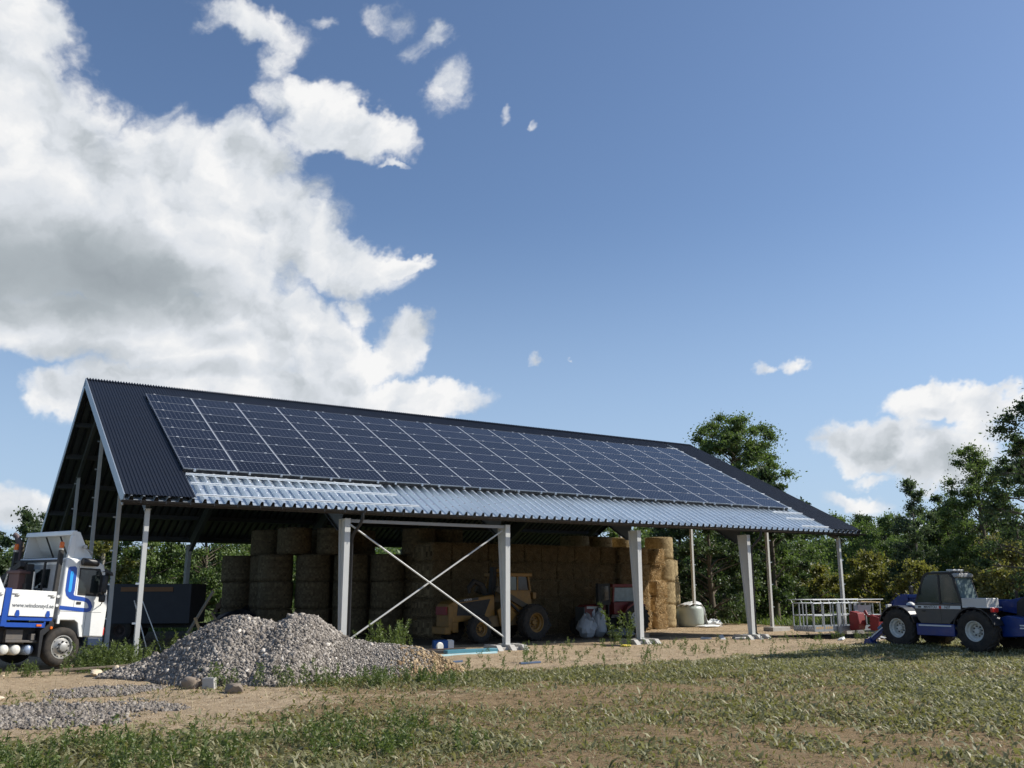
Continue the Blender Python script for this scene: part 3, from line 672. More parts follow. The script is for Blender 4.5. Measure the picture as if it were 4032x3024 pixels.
# ------------------------------------------------------------------ trees and plants
def unit(a): return a/np.maximum(np.linalg.norm(a, axis=-1, keepdims=True), 1e-9)
def leafquads(P, size, up=0.35, aspect=0.55):
    """one bent leaf (two triangles worth of quad) at every point"""
    n = len(P); D = unit(rng.normal(size=(n, 3))+np.array([0, 0, up])); S = unit(np.cross(D, rng.normal(size=(n, 3))))
    N = np.cross(D, S); L = (size*rng.uniform(0.6, 1.35, n))[:, None]
    a = P; b = P+D*L*0.5+S*L*aspect*0.5+N*L*0.08; c = P+D*L; d = P+D*L*0.5-S*L*aspect*0.5+N*L*0.08
    V = np.stack([a, b, c, d], 1).reshape(-1, 3); F = np.arange(4*n).reshape(n, 4); return V, F
TREEMAT = {
 'green': leafmat('leaves_green', (0.060, 0.096, 0.028), (0.116, 0.172, 0.050), (0.222, 0.278, 0.094)),
 'dark': leafmat('leaves_dark', (0.031, 0.054, 0.022), (0.061, 0.096, 0.037), (0.119, 0.159, 0.062)),
 'olive': leafmat('leaves_olive', (0.110, 0.119, 0.031), (0.204, 0.199, 0.050), (0.324, 0.278, 0.078)),
 'yellow': leafmat('leaves_yellowing', (0.102, 0.111, 0.031), (0.192, 0.187, 0.054), (0.312, 0.275, 0.096)),
 'bluish': leafmat('leaves_bluish', (0.052, 0.083, 0.043), (0.094, 0.136, 0.070), (0.162, 0.207, 0.113)),
}
def tree_meshes(h, rx, ry, kind, n, base=0.25, shape='round', leaf=0.22, seed=0, clumps=46, trunk_r=0.2, gap=0.0, spread=0.17, lean=(0, 0), barkm=None):
    """trunk with limbs running to every leaf clump; leaves scattered in clumps through the crown volume"""
    g = np.random.default_rng(seed); rnd = random.Random(seed)
    cz0 = h*base; ch = h-cz0; C = [(g.normal()*0.10*rx, g.normal()*0.10*ry, h*(0.80+0.18*q/6)) for q in range(7)]
    while len(C) < clumps:
        u = g.uniform(-1, 1, 3)
        z = (u[2]+1)/2
        if shape == 'round': lim = math.sqrt(max(0, 1-(2*z-1)**2))*0.95+0.05
        elif shape == 'cone': lim = (1-z)**0.8*(0.75+0.25*min(1, z*8))+0.04
        elif shape == 'cone2': lim = min(1, z*5+0.6)*(1-z)**0.48+0.14
        elif shape == 'oval': lim = min(1, (z*3.2+0.45))*(1-z**2.8)**0.65+0.04
        else: lim = min(1, z*6+0.5)*(1-z**4)**0.5
        r = math.hypot(u[0], u[1])
        if r > lim: continue
        if r < lim*0.35 and g.random() < 0.55 and z < 0.85: continue
        C.append((u[0]*rx*0.93, u[1]*ry*0.93, cz0+z*ch*0.97))
    C = np.array(C); mean_r = spread*math.sqrt(rx*ry)*1.25
    cl = g.integers(0, clumps, n); sc = g.uniform(0.55, 1.25, clumps)*mean_r
    dirs = unit(g.normal(size=(n, 3))); rad = np.abs(g.normal(0, 0.58, n))
    Pp = C[cl]+dirs*(rad*sc[cl])[:, None]*np.array([1.15, 1.15, 0.72])
    Pp[:, 2] -= (np.hypot(Pp[:, 0]-C[cl][:, 0], Pp[:, 1]-C[cl][:, 1])**2)*0.10
    if gap: Pp = Pp[fnoise(Pp[:, 0]+Pp[:, 2]*0.7, Pp[:, 1]-Pp[:, 2]*0.6, 1.6/mean_r*0.5, seed) > gap]
    Pp[:, 0] += lean[0]*(Pp[:, 2]/h)**1.5; Pp[:, 1] += lean[1]*(Pp[:, 2]/h)**1.5
    V, F = leafquads(Pp, leaf)
    tint = np.clip(g.normal(0.42, 0.20, len(F))+g.normal(0, 0.14, clumps)[cl[:len(F)]], 0, 1)
    mb = MB()
    def lx(z): return (lean[0]*(z/h)**1.5, lean[1]*(z/h)**1.5)
    zs_ = [h*0.93*i/7 for i in range(8)]
    mb.tube([(lx(z)[0]+rnd.uniform(-.05, .05)*rx*0.4, lx(z)[1]+rnd.uniform(-.05, .05)*ry*0.4, z) for z in zs_], [trunk_r*(1.25 if i == 0 else (1-i/8)**0.8) for i in range(8)], 8)
    for c in C:
        zb = max(0.12*h, min(c[2]-0.22*math.hypot(c[0], c[1])-0.05*h, 0.9*h)); a = Vector((*lx(zb), zb)); e = Vector((c[0]+lx(c[2])[0], c[1]+lx(c[2])[1], c[2]))
        mdl = a.lerp(e, 0.5)+Vector((rnd.uniform(-.1, .1)*rx, rnd.uniform(-.1, .1)*ry, 0.05*ch*rnd.random()))
        r0 = trunk_r*0.34*(1-zb/h)+0.012
        mb.tube([a, mdl, e], [r0, r0*0.6, 0.010], 5)
        for _ in range(3):
            q = e+Vector([rnd.gauss(0, 0.45)*mean_r for _ in range(3)]); mb.tube([mdl.lerp(e, 0.6), q], [r0*0.4+0.004, 0.004], 4)
    return V, F, tint, mb, TREEMAT[kind], barkm or M['bark']
def tree(name, loc, label, group=None, cat='tree', rot=0.0, scale=1.0, **kw):
    V, F, tint, mb, lm, bm_ = tree_meshes(**kw)
    e = empty(name, (loc[0], loc[1], float(gz(loc[0], loc[1]))-0.1), (0, 0, rot), label=label, cat=cat, group=group); e.scale = (scale,)*3
    npmesh('crown', V, F, lm, tint, e); mb.build('trunk', bm_, e, smooth=50); return e
def tree_copy(src, loc, rot, scale, label, group=None, sz=None, cat='tree'):
    e = src.copy(); col.objects.link(e); e.location = (loc[0], loc[1], float(gz(loc[0], loc[1]))-0.1); e.rotation_euler = (0, 0, rot); e.scale = (scale, scale, sz or scale)
    for ch in list(src.children):
        c = ch.copy(); col.objects.link(c); c.parent = e
    e['label'] = label
    if 'group' in e: del e['group']
    if group: e['group'] = group
    e['category'] = cat
    return e
def at(u, d, off=0.0):   # plan position straight behind picture column u (0..4032) at forward distance d
    q = CAM+(Fw+R2*((u-2016)/3546.7))*d; f = Vector((Fw.x, Fw.y)).normalized()
    return (q.x, q.y)
def hz(v, d): return 1.8473-(v-2314)*d/3546.7*1.02+0.2    # crown height that reaches picture row v at distance d
G1 = 'trees behind the barn'; G2 = 'trees at the right edge of the field'
d = 62
tree('broadleaf_tree', at(2868, d), 'tall round-crowned leafy tree rising above the right end of the roof', G1, h=13.7, rx=3.8, ry=3.8, kind='green', n=80000, base=0.36, shape='round', leaf=0.16, seed=5, clumps=170, trunk_r=0.3, gap=0.2, spread=0.13)
tree('broadleaf_tree', at(3000, 57), 'small dark branch-topped tree at the foot of the round-crowned tree', G1, h=9.3, rx=2.4, ry=2.4, kind='dark', n=9000, base=0.1, leaf=0.24, seed=6, clumps=40)
tA = tree('bushy_tree', at(2760, 54), 'dark bushy tree directly right of the tall round bales', G1, h=6.6, rx=2.6, ry=2.6, kind='dark', n=26000, base=0.05, shape='full', leaf=0.16, seed=7, clumps=60)
tB = tree('bushy_tree', at(2900, 58), 'mid green bushy tree between the two rightmost barn columns, left one', G1, h=6.9, rx=3.0, ry=3.0, kind='green', n=26000, base=0.04, shape='full', leaf=0.16, seed=8, clumps=60)
tC = tree('bushy_tree', at(3155, 62), 'yellow-olive rounded bush behind the platform basket', G1, h=3.6, rx=2.4, ry=2.2, kind='olive', n=12000, base=0.02, shape='round', leaf=0.17, seed=9, clumps=45)
tree_copy(tA, at(2650, 60), 1.0, 1.02, 'dark bushy tree hidden in part by the round bales', G1)
tree_copy(tB, at(3050, 66), 2.0, 1.04, 'mid green bushy tree left above the yellow-olive bush', G1)
tree_copy(tA, at(3010, 60), 2.6, 0.86, 'dark low tree right of the column with the bent drainpipe', G1)
tree_copy(tB, at(3260, 74), 0.4, 1.12, 'green tree with a flat top left of the barn corner post', G1)
tree_copy(tA, at(3350, 78), 4.0, 1.20, 'dark tree behind the barn corner post', G1)
tree_copy(tB, at(3430, 72), 3.3, 1.08, 'green rounded tree just right of the barn roof corner', G1)
tree_copy(tC, at(3370, 60), 1.7, 1.15, 'olive bush right of the corner post above the red coupling', G1)
tree_copy(tC, at(3480, 56), 3.9, 1.05, 'olive bush above the folded blue boom', G1)
tree_copy(tA, at(3120, 84), 5.0, 1.25, 'tall dark tree far behind the platform basket', G1)
tree_copy(tB, at(2810, 90), 5.6, 1.1, 'green tree far behind the slim gable posts', G1)
tree('slender_tree', at(3545, 52), 'slender grey-green tree with a pale bare trunk behind the blue telehandler', G2, h=8.0, rx=1.6, ry=1.6, kind='bluish', n=42000, base=0.06, shape='cone2', leaf=0.125, seed=12, clumps=110, trunk_r=0.09, gap=0.08, spread=0.2, barkm=M['pale_bark'])
tree('tall_tree', at(3800, 50), 'large tall dark green tree above the telehandler cab', G2, h=9.7, rx=2.7, ry=2.6, kind='green', n=85000, base=0.04, shape='cone2', leaf=0.125, seed=13, clumps=180, trunk_r=0.22, spread=0.15, gap=0.1)
tree('tall_tree', at(3670, 54), 'dark tree filling the gap between the slender tree and the large tall tree', G2, h=7.3, rx=2.0, ry=2.0, kind='dark', n=30000, base=0.03, shape='oval', leaf=0.16, seed=14, clumps=70, trunk_r=0.15)
tree('tall_tree', at(4085, 30), 'near-black tall tree with open drooping branches at the right edge', G2, h=8.7, rx=2.3, ry=2.4, kind='dark', n=30000, base=0.2, shape='oval', leaf=0.12, seed=15, clumps=80, trunk_r=0.16, gap=0.36, spread=0.14)
tree('tall_tree', at(3985, 44), 'dark tree between the large tall tree and the right edge', G2, h=9.4, rx=2.0, ry=2.0, kind='dark', n=24000, base=0.06, shape='oval', leaf=0.14, seed=16, clumps=70, trunk_r=0.15, gap=0.28)
tree('bushy_tree', at(3900, 40), 'large yellowing bush behind the telehandler toolbox', G2, h=4.1, rx=2.7, ry=2.2, kind='yellow', n=40000, base=0.02, shape='full', leaf=0.14, seed=17, clumps=80, spread=0.16)
tree_copy(tC, at(3560, 46), 0.9, 0.9, 'low olive shrub behind the telehandler boom pivot', G2)
tree_copy(tA, at(3720, 62), 0.9, 1.1, 'dark bushy tree low behind the telehandler cab', G2)
# behind the left bays
GL = 'trees behind the open left bays'
tD = tree('leafy_tree', at(860, 62), 'leafy green tree seen between the dark trailer and the round bales', GL, h=7.8, rx=3.1, ry=3.1, kind='green', n=34000, base=0.03, shape='full', leaf=0.18, seed=21, clumps=80, gap=0.05)
tree_copy(tD, at(650, 60), 2.0, 0.98, 'leafy green tree right above the dark trailer', GL)
tree_copy(tD, at(1010, 66), 4.0, 1.05, 'leafy green tree mostly hidden by the leftmost round bales', GL)
tree('leafy_tree', at(470, 58), 'sparse pale-stemmed tree behind the two left gable posts', GL, h=6.8, rx=2.4, ry=2.4, kind='olive', n=12000, base=0.08, shape='oval', leaf=0.22, seed=22, clumps=50, gap=0.3, barkm=M['pale_bark'])
tree_copy(tA, at(330, 66), 1.2, 1.2, 'dark bushy tree behind the truck roof on the left', GL)
tree('leafy_tree', at(165, 60), 'green tree top showing between the truck exhaust and the barn gable', GL, h=7.0, rx=2.3, ry=2.3, kind='dark', n=12000, base=0.05, shape='oval', leaf=0.22, seed=23, clumps=50)
tree('conifer', at(60, 60), 'yellow-green spruce-like tree behind the truck exhaust pipe', GL, h=5.6, rx=1.6, ry=1.6, kind='olive', n=12000, base=0.04, shape='cone', leaf=0.17, seed=24, clumps=60)
tree_copy(tB, at(2400, 76), 3.2, 1.45, 'green tree top showing above the straw bales under the roof', G1)
tree_copy(tA, at(2560, 80), 5.2, 1.5, 'dark tree top showing above the tall round bales', G1)
# the wood that closes the horizon, one mass
V_, F_, T_ = [], [], []; o_ = 0
g = np.random.default_rng(77)
for k in range(300):
    a = R(-12)+R(100)*k/300+g.normal()*0.01; dd = g.uniform(100, 135); x = CAM.x+dd*math.sin(a); y = CAM.y+dd*math.cos(a)
    h = g.uniform(6.0, 9.5)*(0.72 if a < R(16) else 1.0); n = 1300
    c = g.normal(size=(14, 3))*np.array([1.6, 1.6, h*0.22])+np.array([0, 0, h*0.52]); ci = g.integers(0, 14, n)
    Pp = c[ci]+unit(g.normal(size=(n, 3)))*(g.uniform(0, 1, n)**0.5*1.5)[:, None]; Pp[:, 2] = np.clip(Pp[:, 2], 0.1, None)
    Vq, Fq = leafquads(Pp+np.array([x, y, -0.5]), 0.5); V_.append(Vq); F_.append(Fq+o_); o_ += len(Vq); T_.append(np.clip(g.normal(0.4+g.normal()*0.12, 0.2, n), 0, 1))
tag(npmesh('distant_wood', np.concatenate(V_), np.concatenate(F_), TREEMAT['green'], np.concatenate(T_)), 'far-off belt of mixed green woodland closing the horizon', 'wood', kind='stuff')

# ---- ground vegetation
def blades(X, Y, L, Wd, up, curl, tint, seg=2):
    """curved leaves rooted at (X,Y): length L, width Wd, 'up' = how upright, curl = droop"""
    n = len(X); az = rng.uniform(0, 2*math.pi, n); tilt = np.clip(rng.normal(up, 0.22, n), 0.02, 1.45)
    dirh = np.stack([np.cos(az), np.sin(az), np.zeros(n)], 1); side = np.stack([-np.sin(az), np.cos(az), np.zeros(n)], 1)
    side = unit(side+rng.normal(size=(n, 3))*0.25)
    Pn = np.stack([X, Y, gz(X, Y)-0.01], 1); rows = []; cur = Pn.copy(); ang = tilt.copy()
    wds = (0.55, 1.0, 0.12) if seg == 2 else (0.6, 1.0, 0.8, 0.1)
    for k in range(seg+1):
        rows.append((cur-side*(Wd*wds[k]/2)[:, None], cur+side*(Wd*wds[k]/2)[:, None]))
        cur = cur+(dirh*np.cos(ang)[:, None]+np.array([0, 0, 1])*np.sin(ang)[:, None])*(L/seg)[:, None]; ang = ang-curl
    V = np.stack([p for r in rows for p in r], 1).reshape(-1, 3); b = (np.arange(n)*2*(seg+1))[:, None]
    F = np.concatenate([b+np.array([[2*k, 2*k+1, 2*k+3, 2*k+2]]) for k in range(seg)], 0); return V, F, np.tile(tint, seg)
grassm = leafmat('field_leaves', (0.088, 0.096, 0.036), (0.21, 0.205, 0.090), (0.54, 0.50, 0.32), 0.30)
drym = leafmat('dry_leaves', (0.16, 0.108, 0.055), (0.31, 0.22, 0.115), (0.50, 0.42, 0.25), 0.2)
weedm = leafmat('weed_leaves', (0.055, 0.085, 0.020), (0.115, 0.160, 0.040), (0.22, 0.26, 0.085), 0.35)
def scatter(n, box, dens):
    x = rng.uniform(box[0], box[1], n); y = rng.uniform(box[2], box[3], n)
    r = np.hypot(x-CAM.x, y-CAM.y); k = (rng.random(n) < dens(x, y)) & (r > 3); return x[k], y[k]
def infront(x, y):      # keep to the sector the photo could see, with a margin either side
    a = np.arctan2(x-CAM.x, y-CAM.y); return (a > -0.12) & (a < 1.28)
def clumpy(x, y, s, seed, lo, hi): return sstep(lo, hi, fnoise(x, y, s, seed, 4))
def greenness(x, y):
    e = edge_y(x); band = np.exp(-((y-(e-2.4))/2.0)**2)*sstep(2, 7, x)
    right = sstep(6, 16, x-0.35*(y+12))*0.75
    fore = (1-sstep(0.6, 2.2, (y+15.0)-0.9*(x+3)*0+0*x))*0
    left = np.exp(-((np.hypot((x+1.5)/5.5, (y+15.2)/2.6))**2))
    brown = np.exp(-(((x-0.30*(y+12)*-1-4.5)/5.0)**2+((y+12.5)/3.6)**2))+0.8*np.exp(-(((x-12)/4.0)**2+((y+11.5)/1.6)**2))
    return np.clip((0.15+0.80*band+right*1.1)*(1-0.85*np.clip(brown, 0, 1))+1.4*left, 0, 1)
def fielddens(x, y):
    s_, g_ = zones(x, y); n1 = clumpy(x, y, 0.8, 31, 0.44, 0.60)*0.75+clumpy(x, y, 0.25, 33, 0.42, 0.58)*0.45
    return infront(x, y)*(1-s_)*np.clip(greenness(x, y)*(0.16+1.0*n1), 0, 1)
X, Y = scatter(1000000, (-8, 40, -24, -3), fielddens)
# rosettes: several leaves share a root
k = rng.integers(0, len(X), int(len(X)*2.5)); X2 = X[k]+rng.normal(0, 0.035, len(k)); Y2 = Y[k]+rng.normal(0, 0.035, len(k))
pale = sstep(5, 20, X2-0.3*(Y2+12)); big = rng.random(len(X2)) < 0.30
big &= ~((Y2 < -13) & (X2 < 5) & (rng.random(len(X2)) < 0.7)); L = np.where(big, rng.uniform(0.09, 0.18, len(X2)), rng.uniform(0.03, 0.085, len(X2))); Wd = np.where(big, L*0.24, L*0.22)
tint = np.clip(rng.normal(0.40, 0.2, len(X2))+0.34*pale*rng.random(len(X2)), 0, 1)
V, F, tt = blades(X2, Y2, L, Wd, 0.75, 0.55, tint); tag(npmesh('field_plants', V, F, grassm, tt), 'low broad-leaved green plants spread over the near field', 'plants', kind='stuff')
def drydens(x, y):
    s_, g_ = zones(x, y); return infront(x, y)*np.clip((1-s_*0.80)*(0.35+0.6*clumpy(x, y, 1.6, 41, 0.4, 0.65)), 0, 1)
X, Y = scatter(260000, (-8, 40, -24, 0), drydens); L = rng.uniform(0.03, 0.11, len(X))
V, F, tt = blades(X, Y, L, L*0.18, 0.35, 0.5, np.clip(rng.normal(0.4, 0.25, len(X)), 0, 1)); tag(npmesh('dry_stubble', V, F, drym, tt), 'dry brown stubble and dead leaves lying on the field', 'stubble', kind='stuff')
X, Y = scatter(9000, (-8, 40, -24, -4), lambda x, y: infront(x, y)*(0.2+0.8*clumpy(x, y, 0.6, 47, 0.5, 0.6))); L = rng.uniform(0.10, 0.34, len(X))
V, F, tt = blades(X, Y, L, np.full(len(X), 0.007), 1.1, 0.25, rng.uniform(0.4, 1, len(X))); tag(npmesh('dead_stalks', V, F, drym, tt), 'sparse thin dead stalks standing in the field', 'stalks', kind='stuff')
# meadow behind and beside the barn
def meaddens(x, y):
    s_, g_ = zones(x, y); return infront(x, y)*g_*(0.5+0.5*clumpy(x, y, 0.5, 51, 0.35, 0.6))
X, Y = scatter(150000, (24, 75, -10, 42), meaddens); L = rng.uniform(0.15, 0.55, len(X))
V, F, tt = blades(X, Y, L, 0.035+L*0.06, 1.15, 0.35, np.clip(rng.normal(0.5, 0.22, len(X)), 0, 1))
X, Y = scatter(60000, (-8, 26, 21, 45), lambda x, y: infront(x, y)*0.8); L = rng.uniform(0.15, 0.5, len(X))
V1, F1, t1 = blades(X, Y, L, 0.035+L*0.06, 1.15, 0.35, np.clip(rng.normal(0.5, 0.22, len(X)), 0, 1))
tag(npmesh('meadow_grass', np.concatenate([V, V1]), np.concatenate([F, F1+len(V)]), weedm, np.concatenate([tt, t1])), 'tall fresh green meadow grass beyond the barn', 'grass', kind='stuff')
fr2 = Vector((Fw.x, Fw.y)).normalized(); rt2 = Vector((Rt.x, Rt.y))
# leafy weeds: stems carrying small leaves
def weeds(name, spots, label, cat='weeds', lm=None, kind='stuff', leafn=60):
    Vs, Fs, Ts = [], [], []; off_ = 0
    for (x, y, h, r) in spots:
        ns = max(3, int(r*16)); z0 = float(gz(x, y))
        for _ in range(ns):
            bx = x+rng.normal()*r*0.45; by = y+rng.normal()*r*0.45; ln = rng.normal(size=2)*0.22*h; hh = h*rng.uniform(0.55, 1.05); n = int(leafn*hh/0.6)+8
            tt_ = rng.uniform(0.08, 1, n); P_ = np.stack([bx+ln[0]*tt_, by+ln[1]*tt_, z0+hh*tt_], 1)+rng.normal(size=(n, 3))*0.05*(1.2-tt_)[:, None]*hh
            Vq, Fq = leafquads(P_, 0.075*(0.6+0.6*hh), 0.5, 0.34); Vs.append(Vq); Fs.append(Fq+off_); off_ += len(Vq); Ts.append(np.clip(rng.normal(0.42, 0.22, n), 0, 1))
            st = np.array([[bx-.004, by, z0], [bx+.004, by, z0], [bx+ln[0]+.002, by+ln[1], z0+hh], [bx+ln[0]-.002, by+ln[1], z0+hh]]); Vs.append(st); Fs.append(np.arange(4)[None]+off_); off_ += 4; Ts.append(np.array([0.3]))
    return tag(npmesh(name, np.concatenate(Vs), np.concatenate(Fs), lm or weedm, np.concatenate(Ts)), label, cat, kind=kind or None)
def spots(n, fx, h, r): return [(*fx(), rng.uniform(*h), rng.uniform(*r)) for _ in range(n)]
weeds('weeds', spots(110, lambda: (rng.uniform(-4.4, 2.2), rng.uniform(-15.9, -12.9)-0.1), (0.12, 0.36), (0.12, 0.28)), 'leafy green weeds along the bottom left of the field')
weeds('weeds', spots(40, lambda: (rng.uniform(-5.0, 0.9), rng.uniform(-1.6, 0.5)), (0.18, 0.42), (0.15, 0.35))+spots(22, lambda: (rng.uniform(-0.7, 0.9), rng.uniform(-0.9, 0.4)), (0.45, 0.75), (0.3, 0.5)), 'leafy weeds around the front wheel of the truck')
weeds('weeds', spots(9, lambda: (rng.uniform(1.3, 2.9), rng.uniform(-0.3, 2.6)), (0.5, 1.05), (0.2, 0.4)), 'tall weeds between the left corner post and the gravel heap')
weeds('weeds', [(CAM.x+fr2.x*dp+rt2.x*lt_, CAM.y+fr2.y*dp+rt2.y*lt_, rng.uniform(0.15, 0.5), rng.uniform(0.15, 0.35)) for lt_, dp in zip(rng.uniform(-6.9, -1.2, 60), rng.uniform(19.9, 21.3, 60))], 'weeds along the foot of the gravel heap')
weeds('weed_bush', spots(7, lambda: (rng.uniform(7.0, 8.2), rng.uniform(-1.6, -0.9)), (0.8, 1.25), (0.25, 0.35)), 'tall feathery green weed bush behind the gravel heap, left of the cross brace foot', 'bush', kind='')
weeds('weed_bush', [(17.35, 0.35, 1.5, 0.2), (17.5, 0.2, 1.1, 0.25), (17.2, 0.5, 0.8, 0.2)], 'tall yellow-green weed growing left of the column before the red tractor', 'bush', kind='')
sandw = []
for _ in range(150):
    x = rng.uniform(7, 32); y = rng.uniform(edge_y(x)-0.3, 1.5); sandw.append((x, y, rng.uniform(0.08, 0.4)*(0.5 if y > -1 else 1), rng.uniform(0.04, 0.14)))
sandw += [(10.4, -4.3, 0.55, 0.35), (10.9, -4.4, 0.5, 0.3), (9.9, -4.7, 0.5, 0.3), (13.9, -4.1, 0.5, 0.12), (14.6, -4.3, 0.55, 0.1), (11.8, -4.0, 0.5, 0.12), (21.6, -4.4, 0.5, 0.2), (24.6, -4.6, 0.45, 0.25), (13.2, -0.9, 0.4, 0.08), (14.5, -0.5, 0.4, 0.06), (15.6, -0.8, 0.5, 0.08)]
weeds('sand_weeds', sandw, 'thin scattered weeds on the sandy strip in front of the barn', leafn=34)

# ------------------------------------------------------------------ wheels
def wheel(parent, x, y, z, r, wd, rimr, side, rimmat, lugs=0, rimstyle='dish', hubm=None):
    """tyre with tread, rim as its child; side = +1 / -1: outer face towards +y / -y"""
    ax = Vector((0, side, 0)); o = Vector((x, y-side*wd/2, z)); mb = MB(); h = wd
    mb.lathe([(rimr*0.96, 0.03), (rimr+0.02, 0.0), ((r+rimr)/2, -0.012), (r*0.93, 0.015), (r*0.985, h*0.16), (r, h*0.5), (r*0.985, h*0.84), (r*0.93, h-0.015), ((r+rimr)/2, h+0.012), (rimr+0.02, h), (rimr*0.96, h-0.03), (rimr*0.96, 0.03)], o, ax, 40, 0, False)
    u = ax.orthogonal().normalized(); v = ax.cross(u)
    for k in range(lugs):
        for sd_ in (0, 1):
            a0 = 2*math.pi*(k+sd_*0.5)/lugs; a1 = a0+2*math.pi/lugs*0.75
            def P_(a, rr, hh): return o+ax*hh+u*(rr*math.cos(a))+v*(rr*math.sin(a))
            w0, w1 = (h*0.03, h*0.52) if sd_ == 0 else (h*0.97, h*0.48); da = 0.32*2*math.pi/lugs; lh = r*0.055
            mb.hexa([P_(a0, r*0.95, w0), P_(a0+da, r*0.95, w0), P_(a1+da, r*0.985, w1), P_(a1, r*0.985, w1), P_(a0, r*0.965+lh, w0), P_(a0+da, r*0.965+lh, w0), P_(a1+da, r+lh*0.7, w1), P_(a1, r+lh*0.7, w1)])
    t = mb.build('wheel', M['rubber'], parent, smooth=40)
    mb = MB(); oo = o+ax*(h-0.03)
    if rimstyle == 'dish':
        mb.lathe([(rimr, 0.02), (rimr*0.93, 0.015), (rimr*0.86, -h*0.14), (rimr*0.70, -h*0.20), (rimr*0.66, -h*0.42), (rimr*0.30, -h*0.42), (rimr*0.30, -h*0.25), (rimr*0.24, -h*0.20), (0.001, -h*0.20)], oo, ax, 32, 0, False); bz = -h*0.40
    else:
        mb.lathe([(rimr, 0.02), (rimr*0.92, 0.02), (rimr*0.86, -0.04), (rimr*0.74, -0.02), (rimr*0.55, 0.045), (rimr*0.42, 0.05), (rimr*0.36, 0.10), (rimr*0.2, 0.115), (0.001, 0.115)], oo, ax, 32, 0, False); bz = 0.05
    for k in range(8):
        a = 2*math.pi*k/8+0.2; p = oo+u*(rimr*0.47*math.cos(a))+v*(rimr*0.47*math.sin(a))+ax*bz; mb.cyl(p, p+ax*0.035, 0.022, n=6, m=1)
        if rimstyle != 'dish': p = oo+u*(rimr*0.80*math.cos(a))+v*(rimr*0.80*math.sin(a))-ax*0.032; mb.cyl(p, p+ax*0.008, 0.022, n=10, m=1)
    mb.build('rim', [rimmat, hubm or M['chassis']], t, smooth=35); return t

# ------------------------------------------------------------------ crane truck
TA = R(66); th_ = Vector((math.sin(TA), math.cos(TA), 0)); tl_ = Vector((-th_.y, th_.x, 0))
cpos = Vector((-1.08, 0.75, 0))+tl_*1.22
truck = empty('crane_truck', (cpos.x, cpos.y, -0.15), (0, R(3.2), math.atan2(th_.y, th_.x)), label='white flatbed truck with blue stripes and orange beacons parked at the left gable', cat='truck')
wp, wb = M['white_paint'], 1.22
mb = MB()   # cab shell, right side is -y
side_poly = [(-0.26, 1.17), (-0.26, 2.80), (0.62, 2.80), (0.86, 2.68), (1.02, 2.25), (1.13, 1.62), (1.12, 0.76), (0.52, 0.76), (0.44, 0.98), (0.34, 1.17)]
win = [(0.22, 1.90), (0.19, 2.52), (0.72, 2.52), (0.86, 2.28), (0.95, 1.86), (0.60, 1.88)]
mb.prism(side_poly, 'y', -wb, wb)
cab = mb.build('cab', wp, truck, bevel=0.045)
MB().prism(win, 'y', -wb-0.004, -wb+0.002).build('side_window', M['glass'], cab); MB().prism(win, 'y', wb-0.002, wb+0.004).build('side_window', M['glass'], cab)
MB().prism([(0.19, 1.84), (0.15, 2.56), (0.75, 2.57), (0.90, 2.30), (1.0, 1.82)], 'y', -wb-0.002, -wb+0.002).build('window_frame', M['chassis'], cab)
MB().hexa([(1.075, -1.05, 1.72), (1.10, -1.05, 1.72), (1.10, 1.05, 1.72), (1.075, 1.05, 1.72), (0.865, -1.0, 2.58), (0.89, -1.0, 2.60), (0.89, 1.0, 2.60), (0.865, 1.0, 2.58)]).build('windscreen', M['glass'], cab)
MB().prism([(0.88, 2.64), (1.22, 2.50), (1.25, 2.42), (1.02, 2.50)], 'y', -1.1, 1.1).build('sun_visor', M['blackplastic'], cab)
MB().box(0.60, 1.14, -wb+0.02, wb-0.02, 0.52, 0.76).build('bumper', mat('dark_blue_bumper', (0.012, 0.03, 0.07), 0.5), truck, bevel=0.03)
MB().box(1.115, 1.14, -wb+0.02, -wb+0.14, 0.82, 1.02).build('corner_light', M['redlens'], cab)
# wheel arch lip, door seams, handle
arch = [(-0.28, 1.08), (-0.28, 1.30), (0.22, 1.30), (0.38, 1.22), (0.50, 0.76), (0.40, 0.76), (0.30, 1.12), (0.20, 1.19), (-0.20, 1.19), (-0.2, 1.08)]
MB().prism(arch, 'y', -wb-0.035, -wb+0.03).build('wheel_arch', wp, cab, bevel=0.012)
MB().box(-0.24, 0.96, -wb-0.003, -wb+0.001, 1.408, 1.416).box(0.52, 0.526, -wb-0.003, -wb+0.001, 0.80, 1.40).box(0.13, 0.136, -wb-0.003, -wb+0.001, 1.42, 2.6).build('door_seam', M['chassis'], cab)
MB().box(0.20, 0.33, -wb-0.015, -wb+0.001, 1.60, 1.67).build('door_handle', M['chassis'], cab, bevel=0.01)
def ribbon(pts, wd, y0, y1):
    mb = MB(); L_, R_ = [], []
    for i, p in enumerate(pts):
        a = pts[max(i-1, 0)]; b_ = pts[min(i+1, len(pts)-1)]; dx, dz = b_[0]-a[0], b_[1]-a[1]; ll = math.hypot(dx, dz); nx_, nz_ = -dz/ll*wd[i]/2, dx/ll*wd[i]/2
        L_.append((p[0]+nx_, p[1]+nz_)); R_.append((p[0]-nx_, p[1]-nz_))
    for i in range(len(pts)-1):
        q = [L_[i], R_[i], R_[i+1], L_[i+1]]; mb.prism(q, 'y', y0, y1)
    return mb
pts = [(-0.055, 2.58), (-0.05, 2.54), (-0.045, 2.4), (-0.035, 1.95), (-0.015, 1.86), (0.03, 1.80), (0.10, 1.765), (0.40, 1.74), (0.50, 1.71), (0.57, 1.65), (0.62, 1.55), (0.60, 1.48), (0.52, 1.455), (0.2, 1.475), (-0.255, 1.50)]
